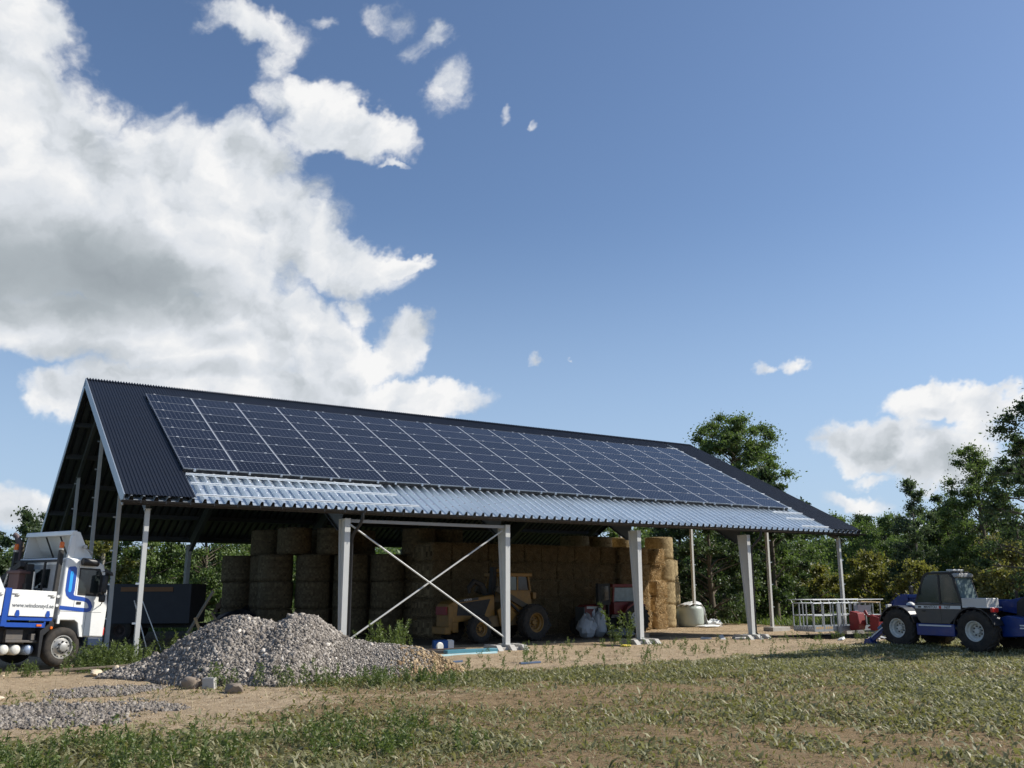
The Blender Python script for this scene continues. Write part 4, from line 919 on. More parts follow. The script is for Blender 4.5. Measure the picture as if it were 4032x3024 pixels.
wd = [0.14, 0.24, 0.26, 0.26, 0.22, 0.16, 0.12, 0.105, 0.105, 0.105, 0.11, 0.11, 0.105, 0.10, 0.10]
ribbon(pts, wd, -wb-0.006, -wb-0.001).build('blue_stripe', M['truckblue'], cab)
ribbon([(-0.05, 2.45), (-0.05, 2.42), (-0.04, 1.95), (-0.04, 1.91)], [0.05, 0.085, 0.085, 0.05], -wb-0.009, -wb-0.005).build('light_blue_stripe', M['cyan'], cab)
# roof deflector: an open-backed shell
prof = [(-0.16, 2.80), (-0.12, 3.36), (-0.06, 3.52), (0.06, 3.50), (0.30, 3.10), (0.55, 2.80)]
mb = MB(); hb = 1.13
for sg in (-1, 1): mb.prism(prof, 'y', sg*hb-0.018, sg*hb+0.018)
for (a, b_) in (((-0.10, 3.49), (0.07, 3.49)), ((0.06, 3.49), (0.31, 3.09)), ((0.30, 3.10), (0.55, 2.80))):
    mb.beam(((a[0]+b_[0])/2, -hb, (a[1]+b_[1])/2), ((a[0]+b_[0])/2, hb, (a[1]+b_[1])/2), 0.02, 0.02) if False else mb.hexa([(a[0], -hb, a[1]-0.03), (b_[0], -hb, b_[1]-0.03), (b_[0], hb, b_[1]-0.03), (a[0], hb, a[1]-0.03), (a[0], -hb, a[1]), (b_[0], -hb, b_[1]), (b_[0], hb, b_[1]), (a[0], hb, a[1])])
defl = mb.build('roof_deflector', wp, truck, bevel=0.012)
MB().hexa([(-0.19, -hb-0.02, 3.40), (-0.03, -hb-0.02, 3.40), (-0.03, hb+0.02, 3.40), (-0.19, hb+0.02, 3.40), (-0.17, -hb-0.02, 3.53), (-0.03, -hb-0.02, 3.54), (-0.03, hb+0.02, 3.54), (-0.17, hb+0.02, 3.53)]).hexa([(-0.22, -hb-0.03, 2.80), (-0.02, -hb-0.03, 2.80), (-0.02, -hb+0.05, 2.80), (-0.22, -hb+0.05, 2.80), (-0.18, -hb-0.03, 3.40), (-0.02, -hb-0.03, 3.40), (-0.02, -hb+0.05, 3.40), (-0.18, -hb+0.05, 3.40)]).build('deflector_rim', wp, defl, bevel=0.02)
MB().box(-0.15, 0.48, -hb+0.03, hb-0.03, 2.80, 2.82).build('deflector_floor', M['door_grey'], defl)
for yy in (-0.35, 0.35): MB().cyl((-0.05, yy, 3.44), (0.30, yy, 2.80), 0.022).build('strut', M['chassis'], defl)
MB().loft([[Vector((0.12+0.24*k_+0.02, -wb-0.02-0.16*s_, 2.72+0.10*c_)) for s_, c_ in [(0.5+0.5*math.cos(a), math.sin(a)) for a in [i*math.pi/6 for i in range(12)]]] for k_ in (0, 0.35, 0.9, 1.5, 1.9)]).build('upper_mirror', M['blackplastic'], cab, smooth=60)
mm_ = MB().box(0.70, 0.86, -wb-0.30, -wb-0.12, 1.92, 2.40).box(0.72, 0.86, -wb-0.28, -wb-0.14, 1.68, 1.88).build('mirror', M['blackplastic'], cab, bevel=0.035)
MB().tube([(0.84, -wb, 2.50), (0.80, -wb-0.2, 2.50), (0.80, -wb-0.22, 1.66), (0.9, -wb, 1.60)], 0.013).build('mirror_arm', M['chassis'], mm_)
MB().cyl((0.20, -wb+0.02, 3.12), (0.16, -wb-0.10, 3.12), 0.05).cyl((0.16, -wb-0.05, 3.10), (0.42, -wb-0.06, 2.96), 0.018).build('horn', M['chrome'], cab)
MB().box(-0.275, -0.262, -0.9, 0.9, 1.5, 2.62).build('rear_wall_panel', mat('cab_rear_grey', (0.34, 0.36, 0.37), 0.5, 0, 0.1, 2, dirt=0.4), cab)
MB().box(-0.282, -0.270, -0.55, 0.35, 2.0, 2.5).build('rear_window', M['glass'], cab)
# chassis, tanks, wheels
ch = MB().box(-4.6, 1.0, -0.42, -0.30, 0.72, 0.98).box(-4.6, 1.0, 0.30, 0.42, 0.72, 0.98).box(-2.5, -0.3, -0.95, 0.95, 0.60, 0.96).build('chassis', M['chassis'], truck)
MB().box(-1.45, -0.60, -1.08, -0.7, 0.60, 0.66).box(-1.45, -1.02, -1.06, -0.7, 0.66, 0.92).box(-0.82, -0.70, -1.1, -0.9, 0.66, 0.82).build('battery_box', mat('dirty_grey_box', (0.10, 0.095, 0.09), 0.7, 0, 0.3, 6, dirt=0.5), truck, bevel=0.01)
for k_, (x_, mt) in enumerate(((-1.42, 'rimwhite'), (-1.12, 'rimwhite'), (-0.78, 'pale_blue_tank'))):
    m_ = M['rimwhite'] if mt == 'rimwhite' else mat('pale_blue_tank', (0.27, 0.34, 0.46), 0.4, 0.2, 0.15, 5, dirt=0.3)
    MB().lathe([(0.001, -0.01), (0.09, 0.0), (0.125, 0.035), (0.13, 0.08), (0.13, 0.75), (0.001, 0.8)], (x_, -1.05, 0.42), (0, 1, 0), 22).build('air_tank', m_, truck, smooth=40)
MB().prism([(-0.62, 0.25), (-0.66, 0.9), (-0.40, 1.12), (-0.22, 1.12), (-0.34, 0.98), (-0.56, 0.8), (-0.56, 0.25)], 'y', -wb+0.02, -wb+0.45).build('mudguard', M['blackplastic'], truck)
MB().lathe([(0.04, 0), (0.035, 0.02), (0.001, 0.025)], (-0.38, -wb+0.02, 0.98), (0, -1, 0), 14).build('side_marker', M['orange'], truck)
for sg in (-1, 1): wheel(truck, 0.0, sg*(wb-0.15), 0.50, 0.505, 0.29, 0.30, sg, M['chrome'], 0, 'front')
for xx in (-3.3,):
    for sg in (-1, 1): wheel(truck, xx, sg*(wb-0.2), 0.50, 0.505, 0.5, 0.30, sg, M['rimwhite'], 0, 'dish')
# load bed
bed = MB().box(-4.9, -0.40, -wb, wb, 1.17, 1.24).build('load_bed', M['truckblue'], truck)
for (a, b_) in ((-1.58, -0.40), (-3.2, -1.76), (-4.85, -3.36)):
    bd = MB().box(a, b_, -wb-0.03, -wb, 1.25, 1.90).build('drop_side', wp, bed, bevel=0.008)
    for xh in (a+0.22, b_-0.16):
        MB().prism([(xh-0.045, 1.24), (xh-0.06, 1.30), (xh-0.03, 1.40), (xh+0.03, 1.40), (xh+0.06, 1.30), (xh+0.045, 1.24)], 'y', -wb-0.045, -wb-0.031).build('hinge', M['truckblue'], bd)
    for xh in (a+0.12, b_-0.12):
        MB().box(xh-0.10, xh+0.04, -wb-0.055, -wb-0.03, 1.79, 1.81).box(xh-0.02, xh+0.08, -wb-0.06, -wb-0.03, 1.75, 1.775).build('latch', M['chrome'], bd)
for xp in (-1.67, -3.28): MB().box(xp-0.07, xp+0.07, -wb-0.04, -wb+0.04, 1.0, 1.93).build('bed_post', M['truckblue'], bed)
MB().box(-4.9, -0.42, -wb-0.02, -wb+0.04, 1.15, 1.22).box(-4.9, -0.56, -wb+0.0, -wb+0.04, 0.98, 1.09).box(-0.60, -0.56, -wb, -wb+0.04, 0.98, 1.16).build('bed_rail', M['truckblue'], bed)
MB().box(-0.80, -0.67, -wb-0.02, -wb, 1.01, 1.06).build('side_marker', M['orange'], bed)
lettering('www.windonsyd.se', 0.140, M['greyink'], bed, Matrix.Translation((-0.975, -wb-0.032, 1.515)) @ Matrix.Rotation(R(90), 4, 'X'), bold=0.003)
MB().loft([[(-1.68+0.03*k_, y_+0.6*0, 1.25+z_) for y_, z_ in ((-1.1, 0), (-1.1, 0.62-0.05*k_), (-0.4, 0.80-0.06*k_), (0.3, 0.78), (0.9, 0.55), (0.9, 0))] for k_ in (-20, -8, 0, 3)]).build('covered_load', M['film'], truck, smooth=60)
# headboard frame with beacons, behind the cab
for sg in (-1, 1):
    ps = MB().box(-0.44, -0.34, sg*(wb-0.09)-0.05, sg*(wb-0.09)+0.05, 0.95, 2.98).build('beacon_post', M['chassis'], truck)
    MB().lathe([(0.065, 0), (0.07, 0.05), (0.055, 0.06)], (-0.40, sg*(wb-0.09), 2.98), (0, 0, 1), 16).build('beacon_base', M['chrome'], ps)
    MB().lathe([(0.058, 0.06), (0.062, 0.10), (0.058, 0.20), (0.040, 0.225), (0.001, 0.23)], (-0.40, sg*(wb-0.09), 2.98), (0, 0, 1), 16).build('beacon', M['orange'], ps, smooth=50)
MB().box(-0.42, -0.36, -wb+0.1, wb-0.1, 2.68, 2.74).box(-0.42, -0.38, -0.5, -0.44, 1.2, 2.7).box(-0.42, -0.38, 0.45, 0.51, 1.2, 2.7).build('headboard_bar', M['chassis'], truck)
MB().cyl((-0.33, -wb+0.06, 1.55), (-0.33, -wb-0.01, 1.55), 0.04, n=14).cyl((-0.33, -wb+0.06, 1.78), (-0.33, -wb-0.01, 1.78), 0.04, n=14).build('round_reflector', M['sticker'], truck)
# loading crane folded behind the cab, with its brown grab
cr = MB().box(-0.72, -0.46, -0.25, 0.25, 1.0, 2.1).box(-0.70, -0.50, -0.9, 0.9, 0.98, 1.12).box(-0.68, -0.50, -0.14, 0.14, 2.1, 2.62).build('crane_column', M['chassis'], truck, bevel=0.01)
MB().beam((-0.60, 0.1, 2.5), (-0.62, 1.15, 2.05), 0.16, 0.2).beam((-0.74, 1.1, 2.1), (-0.76, 0.0, 2.62), 0.13, 0.16).build('crane_arm', M['chassis'], cr)
MB().cyl((-0.78, 0.9, 1.55), (-0.80, 0.5, 2.5), 0.035).cyl((-0.62, -0.5, 1.5), (-0.64, -0.45, 2.4), 0.03).build('ram', M['chrome'], cr)
gb = MB().box(-0.86, -0.62, -0.10, 0.40, 1.6, 2.45, 0)
for q in range(4): gb.prism([(-0.1+q*0.15, 1.3), (-0.02+q*0.15, 1.7), (0.02+q*0.15, 1.7), (0.0+q*0.15, 1.25)], 'x', -0.9, -0.85)
gb.box(-0.9, -0.6, -0.2, 0.5, 2.35, 2.42).cyl((-0.75, 0.0, 2.42), (-0.75, 0.3, 2.42), 0.06).build('grab', M['grabbrown'], truck, bevel=0.015)
MB().box(-0.74, -0.60, -0.95, -0.72, 1.24, 1.62).build('grab_jaw', M['grabbrown'], truck, bevel=0.02)
MB().tube([(-0.9, 0.6, 1.4), (-0.88, 0.55, 2.0), (-0.7, 0.3, 2.3), (-0.6, 0.0, 2.4)], 0.018).tube([(-0.9, -0.6, 1.4), (-0.85, -0.4, 1.7), (-0.8, 0.1, 1.6), (-0.85, 0.5, 1.8)], 0.015).build('hose', M['blackplastic'], cr)
MB().tube([(-0.30, 1.12, 1.2), (-0.30, 1.14, 2.9), (-0.31, 1.17, 3.22), (-0.38, 1.24, 3.42), (-0.44, 1.30, 3.48)], [0.07, 0.07, 0.085, 0.075, 0.07], 12).build('exhaust_stack', mat('exhaust_brown', (0.10, 0.075, 0.075), 0.6, 0.3, 0.2, 6), truck)

# ------------------------------------------------------------------ telehandler
HA = R(4); hh_ = Vector((math.sin(HA), math.cos(HA), 0)); hl_ = Vector((-hh_.y, hh_.x, 0)); tc_ = Vector((23.50, -8.2, 0))-hl_*1.08
tele = empty('telehandler', (tc_.x, tc_.y, -0.12), (0, 0, math.atan2(hh_.y, hh_.x)), label='blue telehandler with a grey cab and white wheel rims, holding the platform basket', cat='telehandler')
for sx_ in (-1, 1):
    for sg in (-1, 1): wheel(tele, sx_*1.42, sg*0.90, 0.62, 0.64, 0.44, 0.315, sg, M['rimwhite'], 16, 'dish')
B_ = M['blue']
body = MB().prism([(-2.0, 0.62), (-2.0, 1.02), (-0.72, 1.02), (-0.60, 0.78), (0.62, 0.78), (0.72, 1.0), (1.9, 1.0), (2.1, 0.8), (2.0, 0.5), (0.7, 0.42), (-0.7, 0.42)], 'y', -0.66, 0.66).box(-0.70, 0.70, 0.62, 1.06, 0.42, 0.80).build('chassis', B_, tele, bevel=0.02)
MB().box(-0.60, 0.60, 1.062, 1.066, 0.72, 0.765).build('side_sticker', M['sticker'], body)
# cab on the left
G_ = M['door_grey']; y0c, y1c = 0.14, 1.06
lower = MB().prism([(-0.55, 0.80), (-1.0, 1.22), (-1.04, 1.45), (0.66, 1.45), (0.74, 1.30), (0.60, 0.90), (0.5, 0.80)], 'y', y0c, y1c).build('cab', G_, tele, bevel=0.02)
fr = MB(); T_ = 0.05
outl = [(-1.02, 1.42), (-0.80, 2.28), (-0.66, 2.40), (0.10, 2.40), (0.26, 2.32), (0.66, 1.45)]
for yy in (y0c+0.02, y1c-0.04):
    for a, b_ in zip(outl, outl[1:]): fr.beam((a[0], yy, a[1]), (b_[0], yy, b_[1]), 0.06, 0.07)
    fr.beam((-0.28, yy, 1.42), (-0.30, yy, 2.36), 0.07, 0.09)
fr.box(-0.80, 0.12, y0c, y1c-0.01, 2.385, 2.44)
fr.build('cab_frame', mat('cab_frame_grey', (0.022, 0.022, 0.022), 0.5, 0, 0.15, 5), lower, bevel=0.01)
gl_ = mat('cab_glass', (0.035, 0.05, 0.045), 0.10, 0, 0.05, 2, trans=0.4, spec=0.7)
MB().prism([(-0.99, 1.46), (-0.79, 2.27), (-0.66, 2.36), (-0.34, 2.36), (-0.32, 1.46)], 'y', y1c-0.022, y1c-0.016).build('side_window', gl_, lower)
MB().prism([(-0.24, 1.46), (-0.26, 2.36), (0.08, 2.36), (0.22, 2.29), (0.62, 1.46)], 'y', y1c-0.022, y1c-0.016).build('door_window', gl_, lower)
MB().hexa([(-1.035, y0c+0.05, 1.48), (-1.028, y0c+0.05, 1.48), (-1.028, y1c-0.09, 1.48), (-1.035, y1c-0.09, 1.48), (-0.835, y0c+0.05, 2.24), (-0.828, y0c+0.05, 2.24), (-0.828, y1c-0.09, 2.24), (-0.835, y1c-0.09, 2.24)]).build('rear_window', mat('rear_glass', (0.16, 0.21, 0.21), 0.08, 0, 0.1, 2, spec=0.7), lower)
MB().box(-0.55, -0.25, 0.35, 0.80, 1.40, 1.48).box(-0.62, -0.52, 0.35, 0.80, 1.45, 1.92).build('seat', M['blackplastic'], lower, bevel=0.03)
mb = MB(); mb.tube([(0.22+0.05*math.sin(a), 0.58+0.17*math.cos(a), 1.72+0.15*math.sin(a)) for a in [i*math.pi/8 for i in range(17)]], 0.016, 6).cyl((0.24, 0.58, 1.70), (0.42, 0.58, 1.42), 0.02).build('steering_wheel', M['blackplastic'], lower)
MB().box(-0.90, -0.60, y0c+0.03, y1c-0.05, 2.26, 2.39).build('rear_roof_visor', mat('visor_grey', (0.40, 0.40, 0.39), 0.5, 0, 0.1, 4), lower, bevel=0.02)
for yy in (y0c+0.10, y1c-0.22): MB().box(-0.98, -0.90, yy, yy+0.14, 2.28, 2.37).build('work_light', M['chrome'], lower, bevel=0.01)
MB().box(-0.68, -0.56, 0.25, 0.98, 2.47, 2.52).box(-0.64, -0.60, 0.3, 0.34, 2.43, 2.48).box(-0.64, -0.60, 0.88, 0.92, 2.43, 2.48).build('roof_light_bar', M['sticker'], lower, bevel=0.01)
MB().prism([(-1.0, 1.275), (-1.0, 1.375), (0.70, 1.375), (0.66, 1.275)], 'y', y1c, y1c+0.004).build('name_band', M['sticker'], lower)
ML = lambda x_, z_: Matrix.Translation((x_, y1c+0.005, z_)) @ Matrix.Rotation(R(180), 4, 'Z') @ Matrix.Rotation(R(90), 4, 'X')
lettering('MANITOU', 0.105, M['ink'], lower, ML(0.10, 1.325), bold=0.002); lettering('1637', 0.115, M['ink'], lower, ML(-0.52, 1.325), bold=0.002)
lettering('TURBO', 0.06, M['sticker'], lower, ML(-0.62, 1.22)) if False else None
MB().box(0.44, 0.56, y1c+0.004, y1c+0.008, 1.30, 1.35).build('logo_block', M['ink'], lower)
MB().box(-0.30, -0.24, y1c+0.003, y1c+0.03, 1.28, 1.37).build('door_catch', M['redlens'], lower)
MB().box(-0.275, -0.268, y1c, y1c+0.004, 0.85, 1.27).build('door_seam', M['chassis'], lower)
for sx_ in (-1, 1):                                        # black mudguards
    mb = MB(); n = 9
    for sg in (-1, 1):
        ins = [(sx_*1.42+0.70*math.cos(a), 0.62+0.70*math.sin(a)) for a in [R(15)+R(150)*i/n for i in range(n+1)]]; outp = [(sx_*1.42+0.74*math.cos(a), 0.62+0.74*math.sin(a)) for a in [R(15)+R(150)*i/n for i in range(n+1)]]
        for i in range(n): mb.prism([ins[i], ins[i+1], outp[i+1], outp[i]], 'y', sg*0.66 if sg > 0 else -1.12, 1.12 if sg > 0 else -0.66)
    mb.build('mudguard', M['blackplastic'], tele)
MB().box(-1.93, -1.08, 0.50, 1.10, 1.34, 1.62).build('tool_box', mat('chequer_aluminium', (0.60, 0.59, 0.56), 0.45, 0.3, 0.12, 30, 0.4, 80), tele, bevel=0.012)
MB().box(-2.02, -1.1, 0.5, 1.12, 1.33, 1.355).build('tool_tray', M['sticker'], tele)
MB().box(-2.10, -2.02, 0.80, 1.10, 1.20, 1.34).build('tail_light', M['redlens'], tele, bevel=0.015)
MB().prism([(-2.0, 0.45), (-2.9, 0.50), (-3.0, 0.62), (-3.0, 1.02), (-2.2, 1.10), (-2.0, 1.04)], 'y', -1.05, 0.62).build('counterweight', B_, tele, bevel=0.03)
MB().box(-2.95, -2.6, 0.62, 0.625, 0.80, 0.84).box(-2.95, -2.6, 0.62, 0.625, 0.72, 0.76).build('rear_sticker', M['sticker'], tele)
MB().prism([(0.0, 0.0), (0.30, 0.0), (0.15, 0.26)], 'x', -3.008, -3.002).build('warning_triangle', mat('warning_orange', (0.75, 0.14, 0.03), 0.5), tele).location = (-0.0, -0.25, 0.72)
# boom on the right side of the cab
bm_ = MB().hexa([(-2.9, -0.62, 1.22), (2.1, -0.62, 1.20), (2.1, -0.26, 1.20), (-2.9, -0.26, 1.22), (-2.9, -0.62, 1.58), (2.1, -0.62, 1.54), (2.1, -0.26, 1.54), (-2.9, -0.26, 1.58)]).build('boom', B_, tele, bevel=0.02)
MB().prism([(-3.1, 1.0), (-3.15, 1.45), (-2.9, 1.66), (-2.4, 1.68), (-1.6, 1.50), (-1.6, 1.2)], 'y', -0.72, -0.64).prism([(-3.1, 1.0), (-3.15, 1.45), (-2.9, 1.66), (-2.4, 1.68), (-1.6, 1.50), (-1.6, 1.2)], 'y', -0.24, -0.16).build('boom_pivot', B_, tele, bevel=0.012)
MB().box(-3.3, -2.75, -1.0, 0.35, 1.06, 1.44).build('engine_cover', mat('engine_cover_blue', (0.03, 0.10, 0.26), 0.4, 0, 0.1, 3), tele, bevel=0.04)
MB().prism([(-2.62, 0.85), (-2.75, 1.25), (-2.70, 1.62), (-2.45, 1.66), (-2.25, 1.5), (-2.2, 1.1)], 'y', -0.16, 0.10).build('pivot_plate', M['chassis'], tele, bevel=0.02)
MB().cyl((0.2, -0.20, 1.66), (2.0, -0.20, 1.62), 0.05).cyl((0.9, -0.20, 1.65), (1.9, -0.20, 1.62), 0.085).box(1.85, 2.15, -0.28, -0.10, 1.5, 1.72).build('boom_ram', B_, bm_)
MB().prism([(1.9, 1.0), (1.95, 1.62), (2.35, 1.66), (2.75, 1.40), (2.95, 0.9), (3.35, 0.40), (3.15, 0.25), (2.6, 0.45), (2.4, 0.95)], 'y', -0.60, -0.22).build('boom_head', B_, bm_, bevel=0.02)
MB().cyl((2.3, -0.22, 1.2), (3.0, -0.22, 0.55), 0.05).cyl((2.3, -0.66, 1.2), (3.0, -0.66, 0.55), 0.05).build('tilt_ram', B_, bm_)
for sg in (1, -1):
    st_ = MB().beam((1.95, sg*0.70, 0.78), (2.75, sg*0.92, 0.12), 0.15, 0.18).prism([(2.55, -0.04), (2.62, 0.20), (2.85, 0.20), (2.95, -0.04)], 'y', sg*0.92-0.15, sg*0.92+0.15).build('stabiliser_leg', B_, tele, bevel=0.012)
    MB().beam((2.1, sg*0.80+0.078*sg, 0.68), (2.62, sg*0.93+0.078*sg, 0.26), 0.008, 0.04).build('leg_sticker', M['sticker'], st_)
    MB().cyl((1.9, sg*0.75, 1.0), (2.4, sg*0.86, 0.55), 0.05).build('leg_ram', mat('light_blue_ram', (0.06, 0.20, 0.36), 0.4), st_)
MB().box(1.93, 2.02, 0.66, 0.86, 1.18, 1.38).build('front_lamp', M['rimwhite'], tele, bevel=0.01)
MB().lathe([(0.14, 0), (0.13, 0.05), (0.06, 0.10), (0.001, 0.11)], (1.25, 0.55, 1.36), (0, 0, 1), 16).build('dome', M['sticker'], tele, smooth=50)

MB().box(0.30, 0.42, y1c, y1c+0.03, 1.18, 1.21).build('door_handle', M['chassis'], lower)
mr_ = MB().tube([(0.42, y1c, 2.1), (0.62, y1c+0.16, 2.12), (0.64, y1c+0.18, 1.95)], 0.012).build('mirror_arm', M['chassis'], lower); MB().box(0.60, 0.66, y1c+0.10, y1c+0.26, 1.72, 2.0).build('mirror', M['blackplastic'], mr_, bevel=0.015)
MB().tube([(2.1, -0.20, 1.55), (2.35, -0.12, 1.75), (2.6, -0.15, 1.5), (2.75, -0.2, 1.0), (3.0, -0.22, 0.7)], 0.017).tube([(2.1, -0.66, 1.5), (2.4, -0.72, 1.72), (2.7, -0.70, 1.3), (3.0, -0.66, 0.7)], 0.017).build('hydraulic_hose', M['blackplastic'], tele)
MB().cyl((-1.6, -0.95, 1.1), (-1.6, -0.95, 1.85), 0.045).build('exhaust_pipe', M['iron'], tele)
MB().box(-0.62, 0.05, y0c+0.1, y1c-0.12, 2.441, 2.455).build('roof_plate', M['rimwhite'], lower, bevel=0.006)
MB().tube([(-0.95, y1c-0.1, 1.55), (-0.93, y1c-0.25, 1.9)], 0.008).build('wiper', M['ink'], lower)
# ------------------------------------------------------------------ platform basket with red coupling
BKA = R(4); bh = Vector((math.cos(BKA), -math.sin(BKA), 0))
bask = empty('platform_basket', (25.95, -1.38, 0.10), (0, 0, math.atan2(bh.y, bh.x)), label='galvanised work platform basket with railings, attached in front of the telehandler', cat='work platform')
LW, DW = 3.9, 1.1; gq = mat('dull_galvanised', (0.36, 0.38, 0.39), 0.5, 0.5, 0.2, 3)
mb = MB().box(0, LW, 0, DW, 0, 0.05)
fl = mb.build('platform_floor', gq, bask)
for (x0, x1, y0_, y1_) in ((0, LW, -0.012, 0.0), (0, LW, DW, DW+0.012), (-0.012, 0, 0, DW), (LW, LW+0.012, 0, DW)): MB().box(x0, x1, y0_, y1_, 0, 0.20).build('toe_board', gq, bask)
k = 0; x = 0.08
while x < 1.0: MB().prism([(x, 0.10), (x+0.04, 0.10), (x+0.075, 0.19), (x+0.035, 0.19)], 'y', -0.016, -0.012).build('hazard_stripe', M['yellowstripe'], bask); x += 0.105
y = 0.05
while y < DW-0.05: MB().prism([(y, 0.08), (y+0.035, 0.08), (y+0.07, 0.19), (y+0.035, 0.19)], 'x', -0.016, -0.012).build('hazard_stripe', M['sticker'], bask); y += 0.1
for zz, nm in ((0.62, 'mid_rail'), (1.10, 'top_rail'), (1.24, 'upper_rail')):
    r_ = 0.018
    o_ = 0.10 if zz > 1.2 else 0
    for a, b_ in (((-o_, -o_), (LW+o_, -o_)), ((LW+o_, -o_), (LW+o_, DW+o_)), ((LW+o_, DW+o_), (-o_, DW+o_)), ((-o_, DW+o_), (-o_, -o_))):
        MB().cyl((a[0], a[1], zz), (b_[0], b_[1], zz), r_, n=8).build(nm, gq, bask)
xs_ = [0, 0.55, 1.10, 1.65, 2.15, 2.7, 3.3, LW]
for x in xs_:
    for yy in (0, DW):
        MB().box(x-0.02, x+0.02, yy-0.02, yy+0.02, 0.05, 1.10).build('upright', gq, bask)
        sg = -1 if yy == 0 else 1; MB().cyl((x, yy, 1.10), (x, yy+sg*0.1, 1.24), 0.012, n=6).build('rail_bracket', gq, bask)
for yy in (0.38, 0.76):
    for x in (0, LW): MB().box(x-0.02, x+0.02, yy-0.02, yy+0.02, 0.05, 1.10).build('upright', gq, bask)
for x in (1.35, 2.35): MB().box(x-0.09, x+0.09, -0.10, -0.03, -0.08, 1.12).build('mounting_upright', gq, bask)
MB().hexa([(2.45, -0.02, 0.66), (3.25, -0.02, 0.66), (3.25, 0.02, 0.66), (2.45, 0.02, 0.66), (2.45, -0.12, 1.02), (3.25, -0.12, 1.02), (3.25, -0.08, 1.02), (2.45, -0.08, 1.02)]).build('control_panel', mat('control_panel_grey', (0.50, 0.52, 0.54), 0.4), bask)
MB().beam((2.5, -0.15, 1.16), (3.7, -0.10, 1.13), 0.2, 0.04).build('wooden_shelf', M['palewood'], bask)
rc = MB().prism([(0.0, 0.05), (-0.10, 0.30), (-0.02, 0.72), (0.35, 0.78), (0.42, 0.60), (0.40, 0.02)], 'x', 2.35, 2.75).box(2.75, 3.15, -0.85, -0.15, 0.10, 0.18).box(2.75, 3.15, -0.85, -0.15, 0.55, 0.62).build('coupling', M['red'], bask, bevel=0.015)
rc.location = (-0.45, -0.50, 0)
MB().prism([(-1.25, 0.02), (-1.30, 0.55), (-1.0, 0.62), (-0.85, 0.5), (-0.85, 0.05)], 'x', 2.55, 3.0).cyl((2.9, -0.7, 0.1), (2.9, -0.7, 0.66), 0.07).cyl((2.9, -0.45, 0.62), (2.9, -0.35, 0.80), 0.06).build('coupling_hook', M['red'], bask, bevel=0.015).location = (-0.35, 0, 0)
for q in range(4): MB().cyl((2.5, -0.7, 0.16+q*0.10), (2.5, -0.7, 0.20+q*0.10), 0.12, n=14).build('coupling_collar', M['chassis'], bask)

# ------------------------------------------------------------------ backhoe loader
YA = R(261); yh = Vector((math.sin(YA), math.cos(YA), 0)); yl = Vector((-yh.y, yh.x, 0)); yc = Vector((14.97, 4.2, 0))-yl*0.95
bk_ = empty('backhoe_loader', (yc.x, yc.y, -0.2), (0, 0, math.atan2(yh.y, yh.x)), label='worn yellow backhoe loader parked inside the barn behind the cross brace', cat='backhoe loader')
Yw = M['yellow']
for sg in (-1, 1):
    wheel(bk_, 1.36, sg*0.84, 0.52, 0.52, 0.32, 0.27, sg, Yw, 14, 'dish'); wheel(bk_, -1.36, sg*0.90, 0.70, 0.70, 0.46, 0.38, sg, Yw, 18, 'dish')
hd = MB().prism([(2.36, 0.75), (2.42, 1.45), (2.2, 1.55), (0.25, 1.78), (0.2, 0.95), (0.9, 0.85)], 'y', -0.40, 0.40).build('bonnet', Yw, bk_, bevel=0.03)
MB().prism([(2.1, 1.02), (2.05, 1.46), (0.45, 1.62), (0.75, 1.0)], 'y', 0.401, 0.41).build('side_grille', M['chassis'], hd)
MB().prism([(2.0, 1.50), (2.0, 1.60), (1.05, 1.695), (1.05, 1.595)], 'y', 0.402, 0.412).build('name_plate', M['ink'], hd)
lettering('VOLVO', 0.115, M['sticker'], hd, Matrix.Translation((1.58, 0.416, 1.597)) @ Matrix.Rotation(R(180), 4, 'Z') @ Matrix.Rotation(R(90), 4, 'X') @ Matrix.Rotation(R(6), 4, 'Z'), bold=0.001)
MB().box(2.25, 2.50, -0.36, 0.42, 0.45, 1.42).box(2.05, 2.34, -0.36, 0.46, 0.40, 0.80).build('front_frame', Yw, bk_, bevel=0.03)
MB().box(2.51, 2.58, -0.30, 0.35, 1.05, 1.35).build('front_plate', M['red'], bk_, bevel=0.01)
MB().box(2.45, 2.72, -0.35, 0.5, 0.35, 0.62).build('counterweight', Yw, bk_, bevel=0.03)
MB().prism([(0.9, 0.55), (0.9, 0.9), (0.1, 1.0), (-0.35, 1.5), (-1.0, 1.5), (-1.7, 1.35), (-1.9, 0.8), (-1.0, 0.6)], 'y', -0.5, 0.5).build('chassis', mat('dirty_yellow_frame', (0.20, 0.12, 0.04), 0.7, 0, 0.3, 5, dirt=0.7), bk_, bevel=0.02)
cabp = MB().prism([(-0.35, 1.35), (-0.40, 1.95), (-1.45, 1.95), (-1.58, 1.35), (-1.45, 1.15), (-0.5, 1.15)], 'y', -0.62, 0.62).build('cab', Yw, bk_, bevel=0.02)
mb = MB()
for yy in (-0.58, 0.58):
    for a, b_ in (((-0.10, 1.90), (-0.28, 2.50)), ((-0.80, 1.90), (-0.80, 2.5)), ((-1.50, 1.90), (-1.38, 2.5)), ((-0.10, 1.90), (-0.5, 1.3))): mb.beam((a[0], yy, a[1]), (b_[0], yy, b_[1]), 0.06, 0.07)
mb.build('cab_pillar', Yw, cabp); MB().box(-1.52, -0.15, -0.70, 0.70, 2.48, 2.62).box(-0.5, -0.10, -0.3, 0.3, 2.66, 2.78).build('cab_roof', Yw, cabp, bevel=0.025)
MB().prism([(-0.12, 1.92), (-0.29, 2.48), (-0.78, 2.48), (-0.78, 1.92)], 'y', 0.575, 0.582).build('door_glass', mat('grey_green_glass', (0.10, 0.13, 0.125), 0.1, 0, 0.1, 2), cabp)
